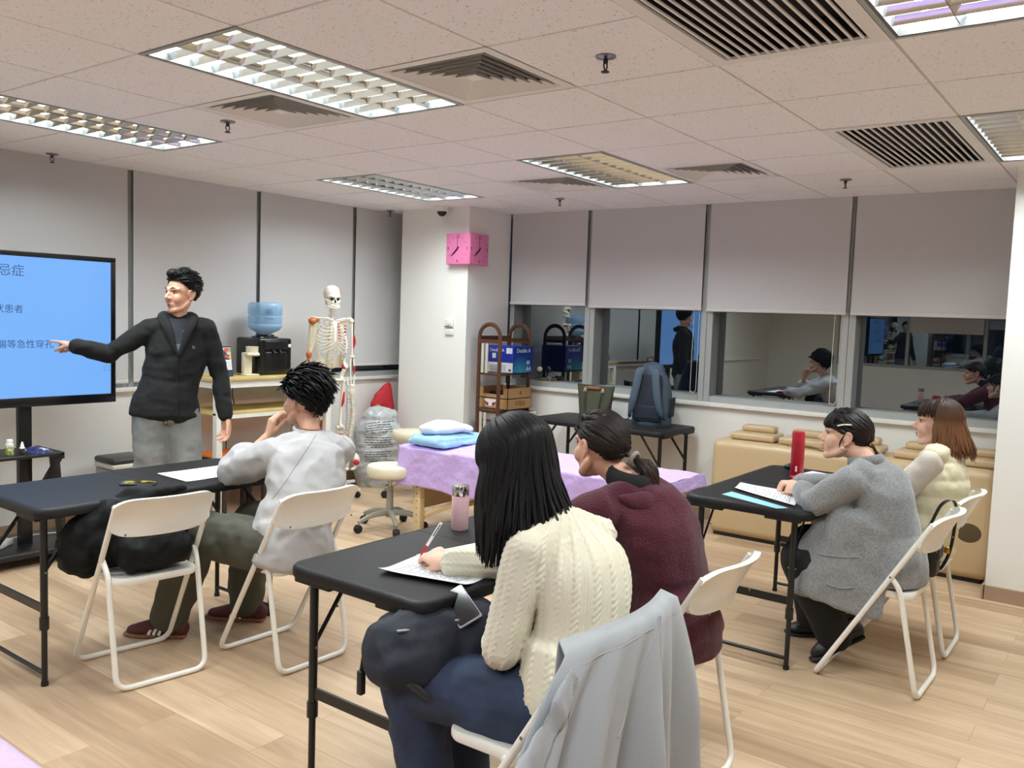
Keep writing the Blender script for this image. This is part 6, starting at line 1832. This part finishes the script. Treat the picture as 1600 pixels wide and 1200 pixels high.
# ---------------------------------------------------------------- 4 woman in maroon fleece
J = dict(pelvis=(2.66, 1.28, .53), waist=(2.64, 1.27, .70), chest=(2.62, 1.31, .85), neckb=(2.60, 1.39, .985), neckt=(2.60, 1.46, 1.03),
         shL=(2.465, 1.435, .925), shR=(2.735, 1.37, .935), elL=(2.37, 1.64, .80), wrL=(2.52, 1.84, .785), elR=(2.87, 1.62, .795), wrR=(2.70, 1.85, .785),
         hipL=(2.58, 1.28, .51), hipR=(2.75, 1.28, .51), knL=(2.56, 1.70, .51), anL=(2.56, 1.66, .09), knR=(2.80, 1.70, .51), anR=(2.80, 1.66, .09))
P4 = thing('person', 'seated person in a maroon fleece with a low ponytail, back to the viewer', 'person', (2.67, 1.30, .45))
HM = head_frame((2.60, 1.535, 1.115), (.30, .95, -.02))
body = make_body(P4, J, HM, [(J['wrL'], (.45, .85, -.05), (0, 0, 1), False, [(20, 30, 15)] * 4), (J['wrR'], (-.45, .85, -.05), (0, 0, 1), True, [(20, 30, 15)] * 4)], M_SKIN, .97, False, 1.0)
face_parts(body, HM, 1.0, M_LIPM)
M_FLEECE = mat('maroon_fleece', rgb(74, 18, 36), .95, bump=(170, .7), sheen=.12)
b = MB(); torso(b, J, .026, 1.0, (2.66, 1.25, .50)); arm(b, J, 'L', .026, 1.0, .95); arm(b, J, 'R', .026, 1.0, .95)
limb(b, [(2.65, 1.25, .66), (2.665, 1.235, .54), (2.67, 1.235, .47)], [(.165, .135), (.185, .15), (.185, .15)], 22, 4, V((1, 0, 0)), .3)
fl = fuse(b, 'fleece_coat', M_FLEECE, P4, .008, 4, disp=folds(7, .014, (1, 1, 1.5), 7.2))
b = MB().tube([(2.49, 1.38, .965), (2.55, 1.315, .950), (2.63, 1.295, .94), (2.69, 1.315, .945), (2.735, 1.37, .955)], [(.022, .02), (.040, .05), (.046, .062), (.040, .05), (.022, .02)], 14, 4, side=(0, -1, .5), dome=True)
fuse(b, 'hood', M_FLEECE, fl, .008, 5, disp=folds(10, .008, (1, 1, 1), 3.2))
MB().tube([(2.60 + .070 * math.cos(a), 1.405 + .070 * math.sin(a), 1.018 + .012 * math.sin(a)) for a in [2 * PI * k / 22 for k in range(22)]], [(.036, .016)] * 22, 8, closed=True).build('black_collar', mat('black_knit', rgb(20, 22, 24), .9), P4, world=True)
b = MB(); limb(b, [(2.66, 1.27, .56), (2.665, 1.29, .53)], [(.165, .13), (.18, .135)], 20, 3, V((1, 0, 0)), .3); leg(b, J, 'L', .018, 1.0, .01); leg(b, J, 'R', .018, 1.0, .01)
M_BLKT = mat('black_trouser', rgb(20, 20, 22), .85)
fuse(b, 'trousers', M_BLKT, P4, .010, 4)
for k in 'LR':
    a = V(J['an' + k]); shoe(P4, tuple(a + V((0, -.06, -.085))), tuple(a + V((-.02, .17, -.085))), (0, 0, 1), M_BLACK, M_BLACK)
def gathered(M, G, seed, n, keep, r=(.081, .100, .095), wmul=1.0, bulge=.012):
    """hair combed back over the scalp to the knot G (head frame)"""
    random.seed(seed); h = Hair(); h.cap(M, keep, r)
    k = 0; g = V(G)
    while k < n:
        d = V((rnd() * 2 - 1, rnd() * 2 - 1, rnd() * 2 - 1))
        if d.length > 1 or d.length < .1: continue
        d.normalize()
        if not keep(d): continue
        k += 1; pts = []
        gd = V((g.x / r[0], (g.y + .014) / r[1], (g.z - .028) / r[2])).normalized()
        for q in np.linspace(0, 1, 6):
            e = d.lerp(gd, q * .97)
            if e.length < .05: e = d
            e.normalize(); pts.append(M @ (scalp(e, r, k=1.0 + (.02 + bulge * 3 * rnd()) * math.sin(PI * min(1, q + .15)) * .6)))
        pts.append(M @ g)
        h.strand(pts, .010 * wmul, .0045, 6, 3, a1=.6)
    return h
h = gathered(HM, (.045, -.125, -.030), 12, 240, lambda d: hairline(d, .36, -.10, -.58))
for i in range(60):
    p = V((.045, -.128, -.030)); e = V((.075 + .06 * (rnd() - .5), -.185 + .05 * (rnd() - .5), -.115 - .035 * rnd()))
    m_ = p.lerp(e, .5) + V((.03 * (rnd() - .5), -.025, .02 + .03 * (rnd() - .5)))
    h.strand([HM @ p, HM @ p.lerp(m_, .6), HM @ m_, HM @ m_.lerp(e, .55), HM @ e], .011, .007, 6, 4, .4, 1.0)
ho = h.finish(P4, M_HAIRB)
MB().tube([HM @ (V((.045, -.13, -.032)) + V((.022 * math.cos(a), .010 * math.cos(a + 1), .022 * math.sin(a)))) for a in [2 * PI * k / 16 for k in range(16)]], .0085, 8, closed=True).build('scrunchie', mat('grey_scrunchie', rgb(150, 142, 136), .9, bump=(200, .6)), ho, world=True)

# ---------------------------------------------------------------- 5 woman in grey blazer
J = dict(pelvis=(4.05, .88, .53), waist=(4.045, .87, .67), chest=(4.05, .91, .82), neckb=(4.06, .985, .95), neckt=(4.065, 1.03, .995),
         shL=(3.915, 1.02, .885), shR=(4.20, .98, .89), elL=(3.895, 1.17, .77), wrL=(4.10, 1.29, .785), elR=(4.32, 1.13, .785), wrR=(4.24, 1.35, .785),
         hipL=(3.97, .90, .51), hipR=(4.14, .90, .51), knL=(3.96, 1.23, .49), anL=(4.06, 1.09, .14), knR=(4.20, 1.27, .50), anR=(4.37, 1.28, .09))
P5 = thing('person', 'seated person in a grey wool blazer with a braided ponytail and white hair clip', 'person', (4.05, .90, .45))
HM = head_frame((4.07, 1.105, 1.065), (-.27, .955, .10))
fist = [(70, 88, 50), (72, 90, 52), (74, 90, 52), (76, 88, 50)]
body = make_body(P5, J, HM, [(J['wrL'], (.25, .95, .02), (-.80, .1, .5), False, fist, (0, 0, 0, 0), (.30, .85, -.75, .55), .95), (J['wrR'], (-.5, .85, 0), (0, 0, 1), True, fist)], M_SKIN2, .95, False, .97)
face_parts(body, HM, .97, M_LIP)
M_WOOL = mat('grey_wool', rgb(142, 144, 146), .95, bump=(230, .35), var=(120, rgb(124, 126, 128), .42, .6), sheen=.35)
b = MB(); torso(b, J, .026, .97, (4.05, .86, .50)); arm(b, J, 'L', .024, .98, .95, .004); arm(b, J, 'R', .024, .98, .95, .004)
limb(b, [(4.05, .87, .64), (4.05, .86, .52), (4.05, .86, .475)], [(.165, .135), (.185, .15), (.19, .155)], 22, 4, V((1, 0, 0)), .3)
limb(b, [(3.90, .95, .70), (3.885, 1.0, .56), (3.875, 1.02, .42), (3.870, 1.03, .345)], [(.11, .06), (.16, .045), (.185, .035), (.19, .025)], 18, 5, V((0, 1, 0)))
limb(b, [(3.93, 1.12, .66), (3.92, 1.18, .52), (3.91, 1.18, .36)], [(.05, .04), (.08, .04), (.085, .03)], 14, 5, V((0, 1, 0)))
limb(b, [(4.03, 1.04, .82), (4.0, 1.07, .68), (3.99, 1.08, .55)], [(.11, .05), (.14, .06), (.15, .06)], 16, 5, V((1, 0, 0)), .5)
bl = fuse(b, 'wool_blazer', M_WOOL, P5, .008, 5, disp=folds(6.5, .012, (1, 1, 1.2), 5.6))
bv = bvh(bl); dl = V((1, .12, 0))
for pts_ in ([(3.7, 1.10, .555), (3.7, 1.0, .563), (3.7, .93, .575)], [(3.7, 1.06, .43), (3.7, 1.0, .425), (3.7, .94, .44)]):
    seam(bv, pts_, dl, .004, M_WOOL, bl, .001, 'pocket_edge')
q = cast(bv, (3.4, 1.13, .52), dl, .002)
if q is not None: MB().ball(tuple(q), (.006, .016, .016), 12, 8).build('coat_button', mat('grey_button', rgb(96, 96, 98), .4), bl, world=True)
MB().tube([(4.06 + .066 * math.cos(a), 1.0 + .066 * math.sin(a), .965 + .016 * math.sin(a + PI)) for a in [2 * PI * k / 22 for k in range(22)]], [(.026, .013)] * 22, 8, closed=True).build('collar', M_WOOL, bl, world=True)
MB().tube([mid(J['elL'], J['wrL'], .90), mid(J['elL'], J['wrL'], 1.03)], [.036, .034], 14).build('shirt_cuff', mat('pale_blue_shirt', rgb(188, 200, 214), .8), P5, world=True)
b = MB(); limb(b, [(4.05, .90, .56), (4.055, .92, .53)], [(.165, .13), (.18, .135)], 20, 3, V((1, 0, 0)), .3); leg(b, J, 'L', .022, 1.0, .018); leg(b, J, 'R', .022, 1.0, .018)
fuse(b, 'trousers', M_BLKT, P5, .009, 4, disp=folds(9, .006, seed=1.2))
shoe(P5, (4.15, .99, .115), (4.01, 1.16, .005), (.3, -.2, 1), M_BLTH, M_RUBBER, 'boot', boot=.06)
shoe(P5, (4.43, 1.18, .0), (4.29, 1.38, .0), (0, 0, 1), M_BLTH, M_RUBBER, 'boot', boot=.04)
h = gathered(HM, (-.01, -.124, -.030), 21, 260, lambda d: hairline(d, .30, -.10, -.55) and not (abs(d.x) > .6 and d.y > .15 and d.z < .1))
random.seed(33)
for i in range(60):     # fringe combed forward over the brow, and a side lock before the ear
    a = -52 + 104 * rnd(); d = sph(22 + 12 * rnd(), a); e = sph(68 + 12 * rnd(), a * .95)
    h.strand([HM @ scalp(d), HM @ scalp(d.lerp(e, .5).normalized(), k=1.08), HM @ scalp(e, k=1.06), HM @ (scalp(sph(84 + 5 * rnd(), a * .95), k=1.03))], .009, .004, 6, 4, 0, .2)
for s in (-1, 1):
    for i in range(3):
        a = s * (80 + 7 * rnd())
        h.strand([HM @ scalp(sph(66, a), k=1.0), HM @ scalp(sph(86, a + 2 * s), k=.99), HM @ V((s * .0735, .010 + .006 * rnd(), -.018)), HM @ V((s * .0715, .010 + .006 * rnd(), -.036 - .012 * rnd()))], .0075, .002, 5, 4, 0, .3)
br_ = [V((-.008, -.122, -.022)), V((-.008, -.150, -.045)), V((-.010, -.174, -.080)), V((-.012, -.192, -.118)), V((-.012, -.222, -.142))]
for k in range(4):
    a, c = br_[k], br_[k + 1]
    for i in range(16):
        an = 2 * PI * i / 16; m_ = a.lerp(c, .5) + V((math.cos(an) * (.021 - .003 * k), math.sin(an) * .012, math.sin(an) * (.017 - .002 * k)))
        h.strand([HM @ a, HM @ m_, HM @ c], .006, .004, 5, 5, .5, .9)
for i in range(14): h.strand([HM @ br_[4], HM @ (br_[4] + V((.01 * (rnd() - .5), -.02, -.004))), HM @ (br_[4] + V((.02 * (rnd() - .5), -.045 - .02 * rnd(), .004)))], .004, .002, 5, 3, .8, 1)
ho = h.finish(P5, M_HAIRD)
MB().tube([HM @ V((-.083, .035, .052)), HM @ V((-.091, .010, .062)), HM @ V((-.092, -.018, .066))], [(.0035, .0045)] * 3, 8, 4, dome=True).build('hair_clip', M_WHITE, ho, world=True)
for s in (-1, 1): MB().ball((s * .075, -.002, -.046), .0062, 12, 8, HM).build('pearl_earring', mat('pearl', rgb(236, 224, 208), .2), P5, world=True)

# ---------------------------------------------------------------- 6 woman in cream vest
J = dict(pelvis=(4.63, .85, .53), waist=(4.635, .81, .68), chest=(4.64, .80, .83), neckb=(4.65, .785, .985), neckt=(4.655, .795, 1.03),
         shL=(4.505, .82, .925), shR=(4.795, .79, .925), elL=(4.445, .97, .715), wrL=(4.50, 1.17, .775), elR=(4.87, .98, .72), wrR=(4.76, 1.2, .775),
         hipL=(4.55, .88, .51), hipR=(4.72, .88, .51), knL=(4.54, 1.28, .50), anL=(4.56, 1.22, .09), knR=(4.74, 1.28, .50), anR=(4.74, 1.24, .09))
P6 = thing('person', 'seated person with brown shoulder-length hair, in a cream padded vest over pale knit sleeves', 'person', (4.63, .90, .45))
HM = head_frame((4.665, .828, 1.105), (-.20, .975, .04))
body = make_body(P6, J, HM, [(J['wrL'], (.3, .95, -.05), (-.3, 0, 1), False, [(20, 30, 15)] * 4, (0, 0, 0, 0), (.5, .85, -.3, .3), .95), (J['wrR'], (-.3, .95, -.05), (0, 0, 1), True, [(20, 30, 15)] * 4)], M_SKIN2, .95, False, .98)
face_parts(body, HM, .98, mat('lip_red', rgb(176, 66, 70), .4))
M_PALEK = mat('oatmeal_knit', rgb(204, 196, 184), .9, bump=(260, .3)); M_VEST = mat('cream_padded_nylon', rgb(220, 212, 180), .6, sheen=.2)
b = MB(); arm(b, J, 'L', .018, .98, .95, .004, .004); arm(b, J, 'R', .018, .98, .95, .004, .004); torso(b, J, .012, .95)
fuse(b, 'knit_top', M_PALEK, P6, .008, 4, disp=folds(10, .008, seed=6.6))
b = MB(); sd = V((1, -.09, 0))
limb(b, [(4.63, .83, .45), J['pelvis'], J['waist'], J['chest'], mid(J['chest'], J['neckb'], .75)], [(.175, .14), (.18, .145), (.16, .135), (.165, .14), (.115, .10)], 24, 6, sd, .3)
limb(b, [(4.545, .80, .965), (4.65, .79, .985), (4.75, .79, .965)], [.055, .06, .055], 14, 4)
def quilt(co, no):
    z = co[:, 2]; return .008 * np.abs(np.sin(PI * z / .085)) ** .7 - .004 + .6 * folds(16, .006, seed=2)(co, no)
ve = fuse(b, 'padded_vest', M_VEST, P6, .008, 4, disp=lambda c, n: quilt(c, n) + folds(20, .003, (1, 1, 1), 4.4, .8)(c, n))
b = MB().tube([(4.60, .875, .93), (4.565, .835, .965), (4.57, .765, .975), (4.65, .725, .965), (4.73, .76, .975), (4.735, .84, .965), (4.70, .88, .93)], [(.022, .014), (.030, .015), (.036, .018), (.050, .022), (.036, .018), (.030, .015), (.022, .014)], 12, 4, dome=True)
fuse(b, 'vest_collar', M_VEST, ve, .007, 4, disp=folds(14, .005, seed=3))
b = MB(); limb(b, [(4.63, .86, .54), (4.635, .90, .53)], [(.165, .13), (.18, .135)], 20, 3, V((1, 0, 0)), .3); leg(b, J, 'L', .022, 1.0, .018); leg(b, J, 'R', .022, 1.0, .018)
fuse(b, 'trousers', mat('beige_trouser', rgb(176, 156, 130), .85), P6, .010, 4)
for k in 'LR':
    a = V(J['an' + k]); shoe(P6, tuple(a + V((0, -.06, -.085))), tuple(a + V((-.02, .17, -.085))), (0, 0, 1), mat('brown_shoe', rgb(96, 70, 50), .6), M_RUBBER)
h = long_hair(HM, lambda ph: .935 + .05 * rnd(), .03, n=320, seed=8, inward=-.020, ph_from=84, r=(.084, .104, .099), wmul=.8)
random.seed(5)
for i in range(50):
    a = -66 + 132 * rnd(); d = sph(18 + 12 * rnd(), a * .8); e = sph(64 + 10 * rnd(), a)
    h.strand([HM @ scalp(d), HM @ scalp(d.lerp(e, .5).normalized(), k=1.07), HM @ scalp(e, k=1.05), HM @ scalp(sph(84 + 6 * rnd(), a * 1.05), k=1.03)], .008, .004, 6, 4, 0, .35)
h.finish(P6, M_HAIRC)
